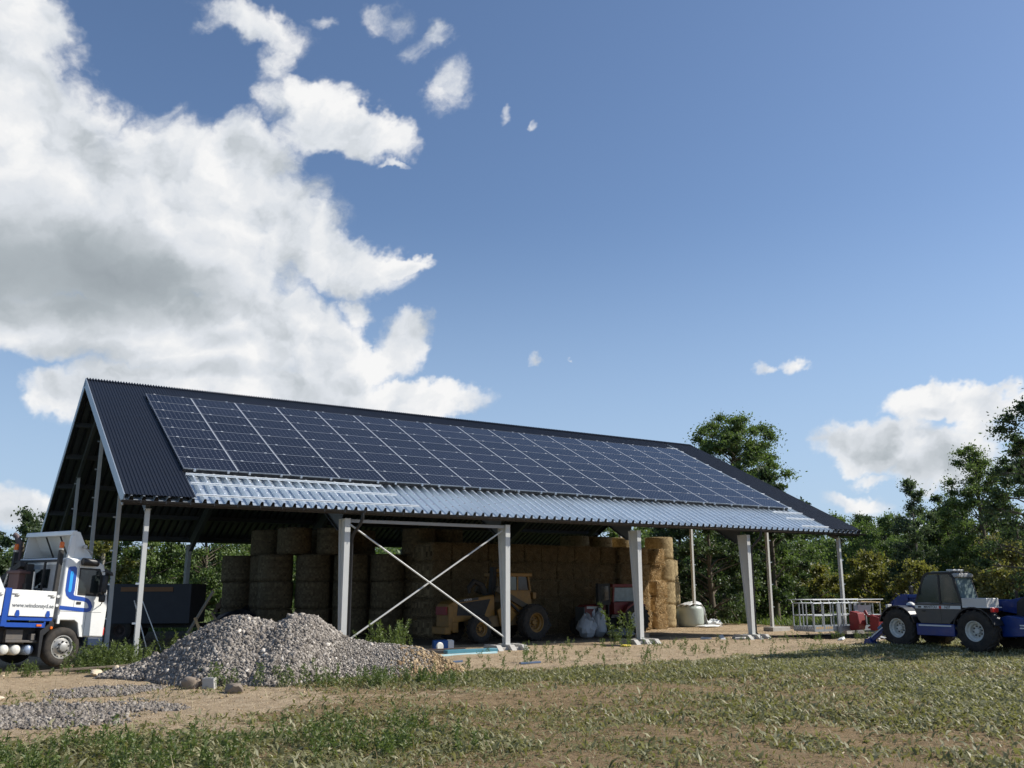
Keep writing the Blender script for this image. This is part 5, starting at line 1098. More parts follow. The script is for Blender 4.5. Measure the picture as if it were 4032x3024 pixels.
MB().prism([(-0.83, 1.92), (-0.83, 2.48), (-1.39, 2.48), (-1.48, 1.92)], 'y', 0.55, 0.555).build('rear_side_glass', M['glass'], cabp)
mb = MB()
for q in range(9): mb.box(-0.88-q*0.063, -0.872-q*0.063, 0.60, 0.608, 1.93, 2.47)
tag(mb.build('window_guard', M['iron'], cabp), kind='stuff')
MB().box(-1.88, -1.70, 0.25, 0.55, 1.60, 1.86).build('rear_lamp_box', Yw, bk_, bevel=0.02)
la = MB().beam((0.35, 0.62, 2.02), (-1.35, 0.68, 1.22), 0.14, 0.22).beam((0.35, -0.62, 2.02), (-1.35, -0.68, 1.22), 0.14, 0.22).build('loader_arm', mat('dark_arm', (0.07, 0.055, 0.035), 0.6, 0, 0.3, 4), bk_, bevel=0.015)
MB().cyl((0.2, 0.66, 1.85), (-0.8, 0.70, 1.12), 0.05).build('loader_ram', M['chassis'], la)
MB().tube([(0.25, 0.0, 1.6), (0.55, 0.0, 2.15), (1.0, 0.05, 2.30), (1.25, 0.05, 2.05), (1.2, 0.05, 1.85)], [0.13, 0.12, 0.10, 0.09, 0.06], 8).build('digging_arm', M['chassis'], bk_)
MB().beam((0.05, 0.0, 1.7), (-0.05, 0.0, 2.85), 0.18, 0.22).build('mast', M['chassis'], bk_)
MB().prism([(-0.2, 1.42), (-0.75, 1.02), (-0.2, 0.55), (0.1, 0.6), (0.25, 1.2)], 'y', 0.55, 0.62).build('side_plate', Yw, bk_, bevel=0.01)
MB().prism([(-2.1, 0.1), (-2.6, 0.55), (-2.3, 0.9), (-1.9, 0.7)], 'y', -0.7, 0.7).build('bucket', M['chassis'], bk_, bevel=0.02)

# ------------------------------------------------------------------ red tractor
RA = R(272); rh = Vector((math.sin(RA), math.cos(RA), 0))
tr = empty('tractor', (21.35, 6.30, -0.2), (0, 0, math.atan2(rh.y, rh.x)), label='old red farm tractor with a cab, parked in front of the straw bales', cat='tractor')
RD = M['tractorred']
for sg in (-1, 1):
    wheel(tr, 1.0, sg*0.62, 0.38, 0.38, 0.24, 0.20, sg, M['rimwhite'], 12, 'dish'); wheel(tr, -1.15, sg*0.72, 0.68, 0.68, 0.38, 0.36, sg, M['rimwhite'], 18, 'dish')
hd = MB().prism([(1.25, 0.62), (1.25, 1.22), (1.15, 1.30), (-0.1, 1.38), (-0.1, 0.75), (0.9, 0.55)], 'y', -0.30, 0.30).build('bonnet', RD, tr, bevel=0.03)
MB().box(0.50, 1.15, 0.301, 0.306, 1.14, 1.24).build('name_plate', M['rimwhite'], hd)
MB().box(1.252, 1.26, -0.24, 0.24, 0.66, 1.18).build('radiator_grille', M['chassis'], hd)
MB().prism([(1.4, 0.3), (1.4, 0.62), (-1.4, 0.75), (-1.4, 0.45)], 'y', -0.2, 0.2).build('chassis', M['chassis'], tr)
cb = MB().prism([(-0.10, 0.9), (-0.10, 1.42), (-1.55, 1.42), (-1.60, 1.05), (-0.9, 0.85)], 'y', -0.60, 0.60).box(-1.62, -0.02, -0.66, 0.66, 2.06, 2.20).build('cab', RD, tr, bevel=0.02)
mb = MB()
for yy in (-0.58, 0.58):
    for a, b_ in (((-0.06, 1.4), (-0.12, 2.08)), ((-1.35, 1.4), (-1.22, 2.08)), ((-1.57, 1.4), (-1.50, 2.08))): mb.beam((a[0], yy, a[1]), (b_[0], yy, b_[1]), 0.07, 0.07)
mb.build('cab_pillar', RD, cb)
MB().prism([(-0.12, 1.45), (-0.16, 2.04), (-1.18, 2.04), (-1.30, 1.45)], 'y', 0.575, 0.582).build('side_window', mat('pale_reflecting_glass', (0.20, 0.26, 0.28), 0.15, 0, 0.4, 5), cb)
for sg in (-1, 1): MB().prism([(-0.45, 0.95), (-0.62, 1.22), (-1.0, 1.42), (-1.6, 1.32), (-1.62, 1.24), (-1.0, 1.34), (-0.6, 1.1)], 'y', sg*0.72-0.2, sg*0.72+0.2).build('mudguard', RD, tr)
fl = MB().box(0.10, 0.75, 0.42, 0.62, 1.30, 2.22).box(0.55, 0.62, 0.40, 0.60, 0.5, 1.3).box(0.15, 0.22, 0.40, 0.60, 0.5, 1.3).build('loader_tower', M['chassis'], tr, bevel=0.01)
MB().box(0.20, 0.60, 0.621, 0.625, 1.5, 2.1).build('tower_glass', M['glass'], fl)
MB().box(1.28, 1.33, -0.34, 0.34, 0.5, 1.22).build('front_guard', M['door_grey'], tr, bevel=0.01)

# ------------------------------------------------------------------ bales
haym = tintmat('hay', [(0.0, (0.09, 0.062, 0.030)), (0.45, (0.31, 0.235, 0.125)), (1.0, (0.56, 0.45, 0.26))], 0.95, 0.8, 45, 28.0, 0.75)
strawm = tintmat('straw', [(0.0, (0.10, 0.062, 0.026)), (0.45, (0.37, 0.255, 0.125)), (1.0, (0.85, 0.67, 0.40))], 0.95, 0.8, 45, 40.0, 0.85)
def grid_surface(pts, name, mt, tint, parent=None):   # pts (n, m, 3) closed around m
    n, m_, _ = pts.shape; V = pts.reshape(-1, 3); F = []
    for i in range(n-1):
        for j in range(m_): F.append((i*m_+j, i*m_+(j+1) % m_, (i+1)*m_+(j+1) % m_, (i+1)*m_+j))
    return V, np.array(F)
def straws(P, N, L, wd=0.006):
    n = len(P); D = unit(N+rng.normal(size=(n, 3))*0.9); S = unit(np.cross(D, rng.normal(size=(n, 3))))*wd
    L = (L*rng.uniform(0.5, 1.3, n))[:, None]; mid = P+D*L*0.55; tip = P+D*L+np.array([0, 0, -0.3])*L*0.5
    V = np.stack([P-S, P+S, tip+S*0.3, tip-S*0.3], 1).reshape(-1, 3); return V, np.arange(4*n).reshape(n, 4)
def round_bale(name, seed, mt, r=0.75, h=1.17, nstraw=900):
    g = np.random.default_rng(seed); A = np.linspace(0, 2*math.pi, 56, endpoint=False)
    prof = [(0.0, 0.03), (0.5, 0.0), (0.88, 0.0), (0.975, 0.04), (1.0, 0.12)]+[(1.0+0.004*math.sin(k*2.3), 0.12+0.76*k/11) for k in range(1, 11)]+[(0.995, 0.90), (0.965, 0.97), (0.88, 1.0), (0.5, 1.01), (0.0, 1.0)]
    pts = np.zeros((len(prof), 56, 3))
    for i, (pr, pz) in enumerate(prof):
        rr = r*pr*(1+(g.random(56)-0.5)*0.018+0.012*np.sin(A*3+seed)+0.008*math.sin(i*1.7)); pts[i, :, 0] = rr*np.cos(A); pts[i, :, 1] = rr*np.sin(A); pts[i, :, 2] = h*pz+(g.random(56)-0.5)*0.012
    V, F = grid_surface(pts, name, mt, None)
    a = g.uniform(0, 2*math.pi, nstraw); zz = np.where(g.random(nstraw) < 0.4, h*g.choice([0.02, 0.98], nstraw), g.uniform(0, h, nstraw)); N = np.stack([np.cos(a), np.sin(a), np.zeros(nstraw)], 1)
    P_ = N*r*0.985; P_[:, 2] = zz; V2, F2 = straws(P_, N*0.7+np.stack([-np.sin(a), np.cos(a), 0*a], 1), 0.07)
    ring = (np.arange(len(F))//56).astype(float); t0 = np.clip(g.normal(0.5, 0.10, len(F))+0.03*np.sin(ring*1.9)[:len(F)], 0, 1)
    return npmesh(name, np.concatenate([V, V2]), np.concatenate([F, F2+len(V)]), mt, np.concatenate([t0, g.uniform(0.3, 1.0, nstraw)]), smooth=False)
def straw_bale(name, seed, sx=0.90, sy=2.1, sz=0.79, nstraw=5200):
    g = np.random.default_rng(seed); nn = 15; m_ = 52; pts = np.zeros((nn+4, m_, 3)); A = np.linspace(0, 2*math.pi, m_, endpoint=False)
    c_, s_ = np.cos(A), np.sin(A); p = 0.30; ex = np.sign(c_)*np.abs(c_)**p*sx/2; ez = np.sign(s_)*np.abs(s_)**p*sz/2
    grooves = 0.035*np.clip(np.cos(ex/sx*2*math.pi*5.0)-0.55, 0, 1)
    for i in range(nn+4):
        k = min(max((i-2)/(nn-1), 0), 1); y = -sy/2+sy*k; sc = {0: 0.0, 1: 0.82, nn+2: 0.82, nn+3: 0.0}.get(i, 1.0)
        if i in (1, nn+2): y += -0.05 if i == 1 else 0.05
        if i in (0, nn+3): y += -0.06 if i == 0 else 0.06
        jit = 1+(g.random(m_)-0.5)*0.05; pts[i, :, 0] = ex*sc*jit*(1+0.015*math.sin(i*1.3)); pts[i, :, 2] = sz/2+(ez-np.sign(ez)*grooves)*sc*jit; pts[i, :, 1] = y+(g.random(m_)-0.5)*0.03
    V, F = grid_surface(pts, name, strawm, None)
    # tufts on the ends (along the strings) and edges
    u = g.uniform(-.5, .5, nstraw); v = g.uniform(0, 1, nstraw); e_ = g.choice([-1, 1], nstraw)
    P_ = np.stack([u*sx*0.96, e_*(sy/2+0.03), v*sz], 1); edge = g.random(nstraw) < 0.35; P_[edge, 1] = g.uniform(-sy/2, sy/2, edge.sum()); P_[edge, 2] = np.where(g.random(edge.sum()) < 0.6, sz*0.97, 0.02)
    sd_ = (g.random(nstraw) < 0.22); P_[sd_, 0] = np.sign(u[sd_])*sx*0.49; P_[sd_, 1] = g.uniform(-sy/2, sy/2, sd_.sum())
    N = np.stack([u*0.6, e_*0.7, (v-0.5)*0.5-0.75], 1); V2, F2 = straws(P_, unit(N), 0.11, 0.007)
    V2[:, 0] += 0
    ringi = np.arange(len(F))//m_; capf = (ringi < 2) | (ringi > nn); t0 = np.clip(g.normal(0.45, 0.16, len(F)), 0, 1); t0[capf] = 0.42+0.10*np.cos((np.arange(len(F))[capf] % m_)*0.9)
    return npmesh(name, np.concatenate([V, V2]), np.concatenate([F, F2+len(V)]), strawm, np.concatenate([t0, g.uniform(0.35, 1.0, nstraw)]))
def place(protos, used, loc, rz, label, cat, group, scale=1.0):
    p = protos[random.randrange(len(protos))]
    o = p if p.name not in used else p.copy()
    if p.name in used: col.objects.link(o)
    used.add(p.name); o.location = loc; o.rotation_euler = (random.uniform(-.012, .012), random.uniform(-.012, .012), rz); o.scale = (scale,)*3
    for k in ('label', 'group', 'category'):
        if k in o: del o[k]
    return tag(o, label, cat, group)
ORD = ['bottom', 'second', 'third', 'fourth', 'fifth']; NTH = ['first', 'second', 'third', 'fourth', 'fifth', 'sixth', 'seventh', 'eighth', 'ninth', 'tenth', 'eleventh', 'twelfth', 'thirteenth', 'fourteenth', 'fifteenth', 'sixteenth', 'seventeenth']
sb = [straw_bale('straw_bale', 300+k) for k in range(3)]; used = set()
vivid = strawm; strawm = tintmat('shaded_straw', [(0.0, (0.065, 0.043, 0.021)), (0.45, (0.205, 0.145, 0.078)), (1.0, (0.48, 0.37, 0.22))], 0.95, 0.8, 45, 40.0, 0.85)  # darker copy of the straw: roof shade put into its colour
sbo = [straw_bale('straw_bale', 320+k) for k in range(3)]; usedo2 = set(); strawm = vivid
GZ = -0.2
ncol = 14
for cidx in range(ncol):
    x = 26.85-cidx*0.93-(0.42 if cidx else 0)
    for r_ in range(5):
        if cidx == 0:
            lab = ['bottom', 'second from bottom', 'middle', 'second from top, set back', 'top'][r_]+' sunlit straw bale of the bright stack right of the column'
        else:
            lab = f'{ORD[r_]} row dark straw bale in the {NTH[cidx]} stack counted from the bright stack'
        sh = random.uniform(-0.05, 0.05)+(0.18 if (cidx == 0 and r_ == 3) else 0); scx = 1.0
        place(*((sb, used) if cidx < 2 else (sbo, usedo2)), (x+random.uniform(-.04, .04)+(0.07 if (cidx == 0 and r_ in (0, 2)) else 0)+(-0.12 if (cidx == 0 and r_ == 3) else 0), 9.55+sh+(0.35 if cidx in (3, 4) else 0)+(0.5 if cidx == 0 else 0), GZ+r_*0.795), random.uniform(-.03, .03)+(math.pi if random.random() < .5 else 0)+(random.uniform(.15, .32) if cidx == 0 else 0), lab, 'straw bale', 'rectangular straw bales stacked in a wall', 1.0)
rb = [round_bale('round_bale', 400+k, haym) for k in range(3)]; used = set()
shadehay = tintmat('shaded_hay', [(0.0, (0.055, 0.040, 0.024)), (0.45, (0.135, 0.102, 0.060)), (1.0, (0.30, 0.24, 0.14))], 0.95, 0.8, 45, 28.0, 0.75)  # hay copy for the shaded bays, the shade mixed into its tint
rbo = [round_bale('round_bale', 500+k, shadehay) for k in range(3)]; usedo = set()
GR = 'round hay bales standing on end'
def rstack(x, y, n, what, first=0):
    for k in range(first, n):
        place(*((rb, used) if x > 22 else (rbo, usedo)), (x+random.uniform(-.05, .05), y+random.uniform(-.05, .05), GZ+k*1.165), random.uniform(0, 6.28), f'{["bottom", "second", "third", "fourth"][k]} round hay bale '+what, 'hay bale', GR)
rstack(28.75, 10.8, 4, 'in the tall sunlit stack at the right end')
rstack(30.15, 12.0, 3, 'peeping out right of the tall sunlit stack', 1)
rstack(27.4, 12.4, 4, 'in the stack just behind the bright straw stack')
rstack(25.7, 12.3, 4, 'in the stack behind the third straw stack')
rstack(24.1, 12.2, 4, 'in the stack behind the fifth straw stack')
for (x, y, n, what) in ((8.75, 13.55, 3, 'of the leftmost front stack'), (10.18, 12.75, 3, 'of the front stack just left of the drainpipe column'), (11.62, 11.95, 3, 'of the front stack just right of the drainpipe column'), (13.0, 11.15, 3, 'of the front stack under the upper left brace rod'),
                        (7.9, 16.2, 3, 'in the dark stack at the far left of the hay'), (8.9, 15.4, 4, 'in the back stack behind the leftmost front stack'), (14.4, 10.9, 4, 'in the stack behind the crossing of the braces'), (15.9, 10.95, 4, 'in the stack behind the digging arm'), (12.6, 13.6, 4, 'in the back stack right of the drainpipe column'), (11.2, 14.3, 4, 'in the back stack behind the drainpipe column')):
    rstack(x, y, n, what)
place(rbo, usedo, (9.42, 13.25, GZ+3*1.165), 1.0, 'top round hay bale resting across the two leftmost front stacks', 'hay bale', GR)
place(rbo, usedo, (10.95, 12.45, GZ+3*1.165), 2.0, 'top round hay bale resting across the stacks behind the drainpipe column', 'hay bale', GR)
# wrapped bale and loose film
wb_ = MB().lathe([(0.001, 0), (0.55, 0.0), (0.66, 0.06), (0.70, 0.2), (0.71, 0.9), (0.66, 1.05), (0.5, 1.12), (0.001, 1.14)], (30.35, 10.35, GZ), (0, 0, 1), 30).build('wrapped_bale', M['greyfilm'], None, smooth=60); tag(wb_, 'bale in grey-green plastic wrap beside the tall sunlit round bales', 'wrapped bale')
mb = MB(); rings = []
for k in range(14):
    u = k/13; cx_ = 29.6+1.75*u; cz_ = GZ+1.12+0.16*math.sin(min(u*2.0, 1)*math.pi/2)-max(0, u-0.55)*3.0*(u+0.25)
    rings.append([Vector((cx_+0.12*math.sin(j*1.3+k), 9.75+0.7*j/9, max(GZ+0.02, cz_+0.06*math.sin(j*1.1+k*0.7)-0.25*(j/9-0.5)**2))) for j in range(10)])
mb.loft(rings, caps=False, close=False); o = mb.build('plastic_film', M['film'], None, smooth=60); o.modifiers.new('s', 'SOLIDIFY').thickness = 0.006; tag(o, 'torn white plastic film draped over the grey-green wrapped bale', 'plastic film')
def crumple(name, x, y, sx, sy, sz, mt, label, cat, seed=0, n=9):
    g = random.Random(seed); mb = MB(); rings = []
    for i in range(n):
        v = i/(n-1)*math.pi; rings.append([Vector((x+sx*math.sin(v)*math.cos(a)*g.uniform(.75, 1.2), y+sy*math.sin(v)*math.sin(a)*g.uniform(.75, 1.2), float(gz(x, y))+max(0.0, sz*(0.42-math.cos(v)*0.5)*g.uniform(.7, 1.2)))) for a in [j*2*math.pi/14 for j in range(14)]])
    mb.loft(rings); return tag(mb.build(name, mt, None, smooth=25), label, cat)
crumple('plastic_film', 31.6, 9.9, 0.55, 0.3, 0.40, M['film'], 'crumpled heap of white plastic film right of the wrapped bale', 'plastic film', 1)
crumple('plastic_film', 30.6, 9.2, 0.9, 0.22, 0.14, M['film'], 'low crumpled strip of white film at the foot of the wrapped bale', 'plastic film', 2)
crumple('plastic_bag', 19.35, 4.95, 0.42, 0.40, 1.0, M['bag'], 'large translucent grey plastic bag beside the tractor front wheel', 'bag', 3)
crumple('plastic_bag', 20.15, 5.2, 0.35, 0.35, 1.15, M['bag'], 'taller grey plastic bag hanging behind the larger translucent bag', 'bag', 4)
crumple('grey_tarp', 20.9, 4.6, 0.75, 0.45, 0.38, mat('grey_tarp', (0.20, 0.21, 0.22), 0.6, 0, 0.2, 5, 0.4, 20), 'crumpled grey tarp on the floor before the tractor', 'tarp', 5)

# ------------------------------------------------------------------ stones and heaps
def stone_proto(g):      # a broken cube-ish stone: 8 corners pushed about
    c = np.array([(-1, -1, -1), (1, -1, -1), (1, 1, -1), (-1, 1, -1), (-1, -1, 1), (1, -1, 1), (1, 1, 1), (-1, 1, 1)], float)
    return c*g.uniform(0.25, 1.0, (8, 3))
SF = np.array([(3, 2, 1, 0), (4, 5, 6, 7), (0, 1, 5, 4), (1, 2, 6, 5), (2, 3, 7, 6), (3, 0, 4, 7)])
def stones(P, size, tint, name, mt, flat=0.75):
    n = len(P); g = rng; protos = np.stack([stone_proto(g) for _ in range(40)]); C = protos[g.integers(0, 40, n)]*size[:, None, None]*0.5
    C = C*np.array([1.15, 0.95, flat])
    q = unit(g.normal(size=(n, 4))); w_, x_, y_, z_ = q.T
    Rm = np.stack([1-2*(y_*y_+z_*z_), 2*(x_*y_-z_*w_), 2*(x_*z_+y_*w_), 2*(x_*y_+z_*w_), 1-2*(x_*x_+z_*z_), 2*(y_*z_-x_*w_), 2*(x_*z_-y_*w_), 2*(y_*z_+x_*w_), 1-2*(x_*x_+y_*y_)], -1).reshape(n, 3, 3)
    V = (np.einsum('nij,nkj->nki', Rm, C)+P[:, None, :]).reshape(-1, 3); F = (np.arange(n)[:, None, None]*8+SF[None]).reshape(-1, 4)
    return npmesh(name, V, F, mt, np.repeat(tint, 6))
gravm = tintmat('crushed_stone', [(0.0, (0.075, 0.064, 0.054)), (0.3, (0.175, 0.152, 0.130)), (0.55, (0.275, 0.243, 0.21)), (0.8, (0.40, 0.36, 0.31)), (1.0, (0.68, 0.62, 0.54))], 0.9, 0.5, 60, 30, 0.22)
soilm = tintmat('sandy_soil', [(0.0, (0.20, 0.13, 0.07)), (0.5, (0.42, 0.31, 0.18)), (1.0, (0.62, 0.50, 0.34))], 0.95, 0.8, 50, 18, 0.35)
fr2 = Vector((Fw.x, Fw.y)).normalized(); rt2 = Vector((Rt.x, Rt.y))
# crest of the heap: lateral offset from the camera axis, crest height above the ground
LATS = np.array([-9.9, -9.2, -8.6, -7.9, -7.3, -6.75, -6.35, -6.0, -5.65, -5.25, -4.8, -4.4, -4.0, -3.4, -2.8, -2.3, -2.0, -1.55, -1.1]); CR = np.array([0.0, 0.22, 0.50, 0.92, 1.22, 1.40, 1.43, 1.30, 1.24, 1.42, 1.40, 1.12, 0.86, 0.76, 0.74, 0.66, 0.50, 0.26, 0.0])
def heap_h(lat, dep):
    c = np.interp(lat, LATS, CR); cd_ = 22.9+0.25*np.sin(lat*1.3)+np.clip((lat+3.2)*0.25, -0.4, 0.5); wf = 0.35+c*1.45; wb2 = 0.3+c*1.3
    t_ = np.where(dep < cd_, (cd_-dep)/wf, (dep-cd_)/wb2); z = c*np.clip(1-t_, 0, 1)**0.92
    return np.where(z > 0, z-0.05*np.exp(-(t_/0.12)**2)*(c > 0.5), 0)
def heap_world(lat, dep):
    x = CAM.x+fr2.x*dep+rt2.x*lat; y = CAM.y+fr2.y*dep+rt2.y*lat; h = heap_h(lat, dep); return np.stack([x, y, gz(x, y)+h], -1), h
la_, de_ = np.meshgrid(np.linspace(-10.2, -0.4, 120), np.linspace(19.8, 25.6, 70), indexing='ij'); Wp, hh2 = heap_world(la_, de_)
Wp[..., 2] += (fnoise(la_, de_, 2.2, 61)-0.5)*0.10*np.clip(hh2*3, 0, 1)-0.03-0.06*(hh2 <= 0)
I = (np.arange(119)[:, None]*70+np.arange(69)[None, :]).ravel(); F = np.stack([I, I+70, I+71, I+1], -1)
latc = la_.reshape(-1)[F].mean(1)
def gravel_heap_part(name, sel, mt, tintv, cells): return npmesh(name, Wp.reshape(-1, 3), F[sel], mt, tintv[sel])
gl = MB()
ht = empty('gravel_heap', (2.6, -4.0, -0.2)); ht.matrix_world
bpy.data.objects.remove(ht)
n = 230000; lat = rng.uniform(-10.1, -1.9, n); dep = rng.uniform(20.0, 24.6, n); Pq, hq = heap_world(lat, dep); k = (hq > 0.01) & (rng.random(n) < 1-0.75*sstep(-3.0, -2.1, lat)); Pq = Pq[k]; lt = lat[k]
size = rng.gamma(2.3, 0.0165, len(Pq))*np.where(lt > -4.2, 0.62, 1.0); size = np.clip(size, 0.022, 0.20); Pq[:, 2] += rng.uniform(-0.03, 0.025, len(Pq))
base_sel = latc < -2.6
sv = stones(Pq, size, np.clip(rng.normal(0.52, 0.19, len(Pq))+0.10*sstep(-4.6, -3.8, lt), 0, 1), 'gravel_heap', gravm)
me2 = npmesh('tmp', Wp.reshape(-1, 3), F[base_sel], gravm, np.full(base_sel.sum(), 0.22))
def join(a, b):          # b's mesh goes into a
    bmx = bmesh.new(); bmx.from_mesh(a.data); bmx.from_mesh(b.data); bmx.to_mesh(a.data); bmx.free(); bpy.data.objects.remove(b); return a
join(sv, me2); tag(sv, 'big twin-topped heap of grey crushed stone in front of the barn', 'gravel heap', kind='stuff')
n = 16000; lat = rng.uniform(-3.3, -0.6, n); dep = rng.uniform(20.5, 24.6, n); Pq, hq = heap_world(lat, dep); k = (hq > 0.005) & (rng.random(n) < sstep(-3.1, -2.2, lat)); Pq = Pq[k]
sv2 = stones(Pq, np.clip(rng.gamma(1.7, 0.020, len(Pq)), 0.012, 0.16), np.clip(rng.normal(0.35, 0.2, len(Pq)), 0, 1), 'soil_heap', soilm, 0.85)
so = latc >= -2.6; me2 = npmesh('tmp', Wp.reshape(-1, 3), F[so], soilm, np.full(so.sum(), 0.45)); join(sv2, me2)
tag(sv2, 'low heap of sandy brown soil and stones at the right end of the gravel', 'soil heap', kind='stuff')
def flat_gravel(name, ell, n, label, smin=0.6):
    x = rng.uniform(ell[0]-ell[2], ell[0]+ell[2], n); y = rng.uniform(ell[1]-ell[3], ell[1]+ell[3], n); q = ((x-ell[0])/ell[2])**2+((y-ell[1])/ell[3])**2+(fnoise(x, y, 1.1, 71)-0.5)*1.5
    k = (rng.random(n) < 1-sstep(0.45, 1.0, q)); x, y = x[k], y[k]; P_ = np.stack([x, y, gz(x, y)+0.004], 1)
    return tag(stones(P_, np.clip(rng.gamma(4, 0.013, len(P_)), 0.015, 0.12)*smin, np.clip(rng.normal(0.42, 0.16, len(P_)), 0, 1), name, gravm, 0.6), label, 'gravel', kind='stuff')
flat_gravel('spread_gravel', (-3.1, -8.6, 3.1, 2.0), 24000, 'patch of grey gravel spread flat at the left foreground', 0.95)
flat_gravel('spread_gravel', (-0.9, -5.2, 1.5, 1.1), 8000, 'thin spill of gravel left of the heap', 0.9)
n = 22000; x = rng.uniform(-5, 33, n); y = rng.uniform(-14, 4, n); s_, g_ = zones(x, y); k = (rng.random(n) < s_*0.8) & infront(x, y); x, y = x[k], y[k]
tag(stones(np.stack([x, y, gz(x, y)], 1), np.clip(rng.gamma(1.3, 0.013, len(x)), 0.010, 0.13), np.clip(rng.normal(0.55, 0.2, len(x)), 0, 1), 'scattered_stones', soilm, 0.7), 'small stones and clods scattered over the sand', 'stones', kind='stuff')

rockm = mat('granite_boulder', (0.26, 0.205, 0.155), 0.9, 0, 0.3, 7, 0.6, 25, dirt=0.4, dirtcol=(0.14, 0.12, 0.10))
palerock = mat('pale_stone', (0.60, 0.50, 0.36), 0.85, 0, 0.2, 9, 0.5, 30)
def rock(name, loc, r, label, seed, mt, sq=(1, 1, 0.8)):
    g = random.Random(seed); bmx = bmesh.new(); bmesh.ops.create_icosphere(bmx, subdivisions=3, radius=1)
    pl = [Vector((g.gauss(0, 1), g.gauss(0, 1), g.gauss(0, 1))).normalized() for _ in range(9)]
    for v in bmx.verts:
        d_ = v.co.normalized(); k_ = 1.0
        for p in pl:
            c_ = d_.dot(p)
            if c_ > 0.74: k_ = min(k_, 0.78/c_)
        v.co = Vector((d_.x*sq[0], d_.y*sq[1], d_.z*sq[2]))*r*k_*(1+0.03*math.sin(7*d_.x+seed)*math.cos(5*d_.y))
    me = bpy.data.meshes.new(name); bmx.to_mesh(me); bmx.free(); me.materials.append(mt); me.polygons.foreach_set('use_smooth', [True]*len(me.polygons)); me.set_sharp_from_angle(angle=R(35))
    o = bpy.data.objects.new(name, me); col.objects.link(o); o.location = (loc[0], loc[1], float(gz(*loc))+r*sq[2]*0.55); o.rotation_euler = (0, 0, g.uniform(0, 6)); return tag(o, label, 'stone')
rock('boulder', (0.62, -6.15), 0.21, 'round brown boulder at the foot of the gravel heap, left of the concrete block', 3, rockm)
rock('boulder', (1.13, -7.45), 0.20, 'flatter brown boulder in front of the concrete block, nearer the camera', 8, rockm, (1.2, 0.9, 0.62))
rock('pale_stone', (-0.55, -1.65), 0.19, 'pale flat stone lying before the left corner post, left of its pair', 5, palerock, (1.35, 0.8, 0.55))
rock('pale_stone', (-0.12, -1.85), 0.15, 'pale pointed stone right of the flat pale stone', 6, palerock, (0.75, 0.7, 1.1))
rock('pale_stone', (-2.9, -5.9), 0.13, 'small pale stone half sunk in the sand at the left edge', 7, palerock, (1.6, 0.9, 0.4))
o = MB().box(-0.13, 0.13, -0.07, 0.07, 0, 0.26).build('concrete_block', M['concrete'], None, bevel=0.012); o.location = (0.95, -6.35, -0.23); o.rotation_euler = (0, R(-4), R(-38)); tag(o, 'small pale concrete block leaning beside the round brown boulder', 'concrete block')

# ------------------------------------------------------------------ left bay: trailer, leaning timber and profiles
trl = empty('dark_trailer', (3.5, 12.5, -0.2), (0, 0, math.atan2(-1.55, 2.65)), label='dark flat-sided trailer under the roof behind the left corner post', cat='trailer')
bx_ = MB().box(-1.75, 1.75, -1.0, 1.0, 0.72, 2.22).build('box_body', M['darkbox'], trl, bevel=0.015)
MB().box(-0.95, 1.05, -1.03, -1.0, 1.93, 2.10).build('wooden_plank', mat('orange_brown_plank', (0.25, 0.12, 0.05), 0.7, 0, 0.2, 5), bx_)
MB().box(-1.9, 2.0, -0.5, 0.5, 0.55, 0.70).build('chassis', M['chassis'], trl)
for sg in (-1, 1):
    for xx in (-0.9,): wheel(trl, xx, sg*0.85, 0.45, 0.46, 0.25, 0.24, sg, M['iron'], 0, 'dish')
crumple('dark_tarpaulin', 8.2, 15.6, 1.6, 1.0, 1.3, M['darkbox'], 'black tarpaulin-covered pile between the trailer and the round bales', 'tarpaulin', 9)
lg0 = None; gcol = random.Random(4)
for k in range(16):
    mb = MB(); rr = gcol.uniform(0.10, 0.15); ln = gcol.uniform(0.5, 0.8); mb.cyl((0, -ln/2, 0), (0, ln/2, 0), rr, rr*0.95, 9)
    o = mb.build('split_log', mat('split_log_wood', (0.20, 0.13, 0.085), 0.9, 0, 0.35, 8, 0.4, 30), None, smooth=40); row = k // 6
    o.location = (7.9+(k % 6)*0.27+row*0.13, 19.5-(k % 6)*0.12, 0.80+row*0.22); o.rotation_euler = (0, 0, R(-35)+gcol.uniform(-.2, .2))
    tag(o, 'rough brown log in the log pile behind the dark trailer', 'log', 'logs piled behind the dark trailer')
o = MB().box(-0.9, 0.9, -0.35, 0.35, 0, 0.86).build('log_crate', M['chassis'], None); o.location = (8.65, 19.2, GZ); o.rotation_euler = (0, 0, R(-22)); tag(o, 'dark low crate carrying the pile of brown logs', 'crate')
def leaning(name, a, b, w_, h_, mt, label, cat='plank'): return tag(MB().beam(a, b, w_, h_).build(name, mt, None, bevel=0.005), label, cat)
leaning('steel_profile', (1.55, 2.75, -0.2), (1.02, 2.95, 1.50), 0.05, 0.03, M['galv'], 'leaning galvanised steel profile, left one of two behind the corner post', 'steel profile')
leaning('steel_profile', (2.05, 3.2, -0.2), (1.30, 3.3, 1.52), 0.05, 0.03, M['galv'], 'leaning galvanised steel profile, right one of two behind the corner post', 'steel profile')
leaning('timber_slab', (2.75, 4.9, -0.2), (3.85, 5.0, 1.75), 0.17, 0.05, M['wood'], 'long grey timber slab leaning to the right before the dark trailer')
leaning('plank', (3.35, 3.2, -0.1), (2.95, 3.5, 0.95), 0.15, 0.04, M['palewood'], 'short sunlit pale plank leaning near the end of the gravel heap')
leaning('plank', (4.6, 4.8, -0.1), (3.9, 5.2, 1.05), 0.12, 0.05, M['wood'], 'dark short plank leaning right of the pale plank')
leaning('pole', (-1.9, -0.9, -0.12), (1.6, -1.5, 0.02), 0.05, 0.05, M['wood'], 'thin wooden pole lying in the weeds left of the gravel heap', 'pole')
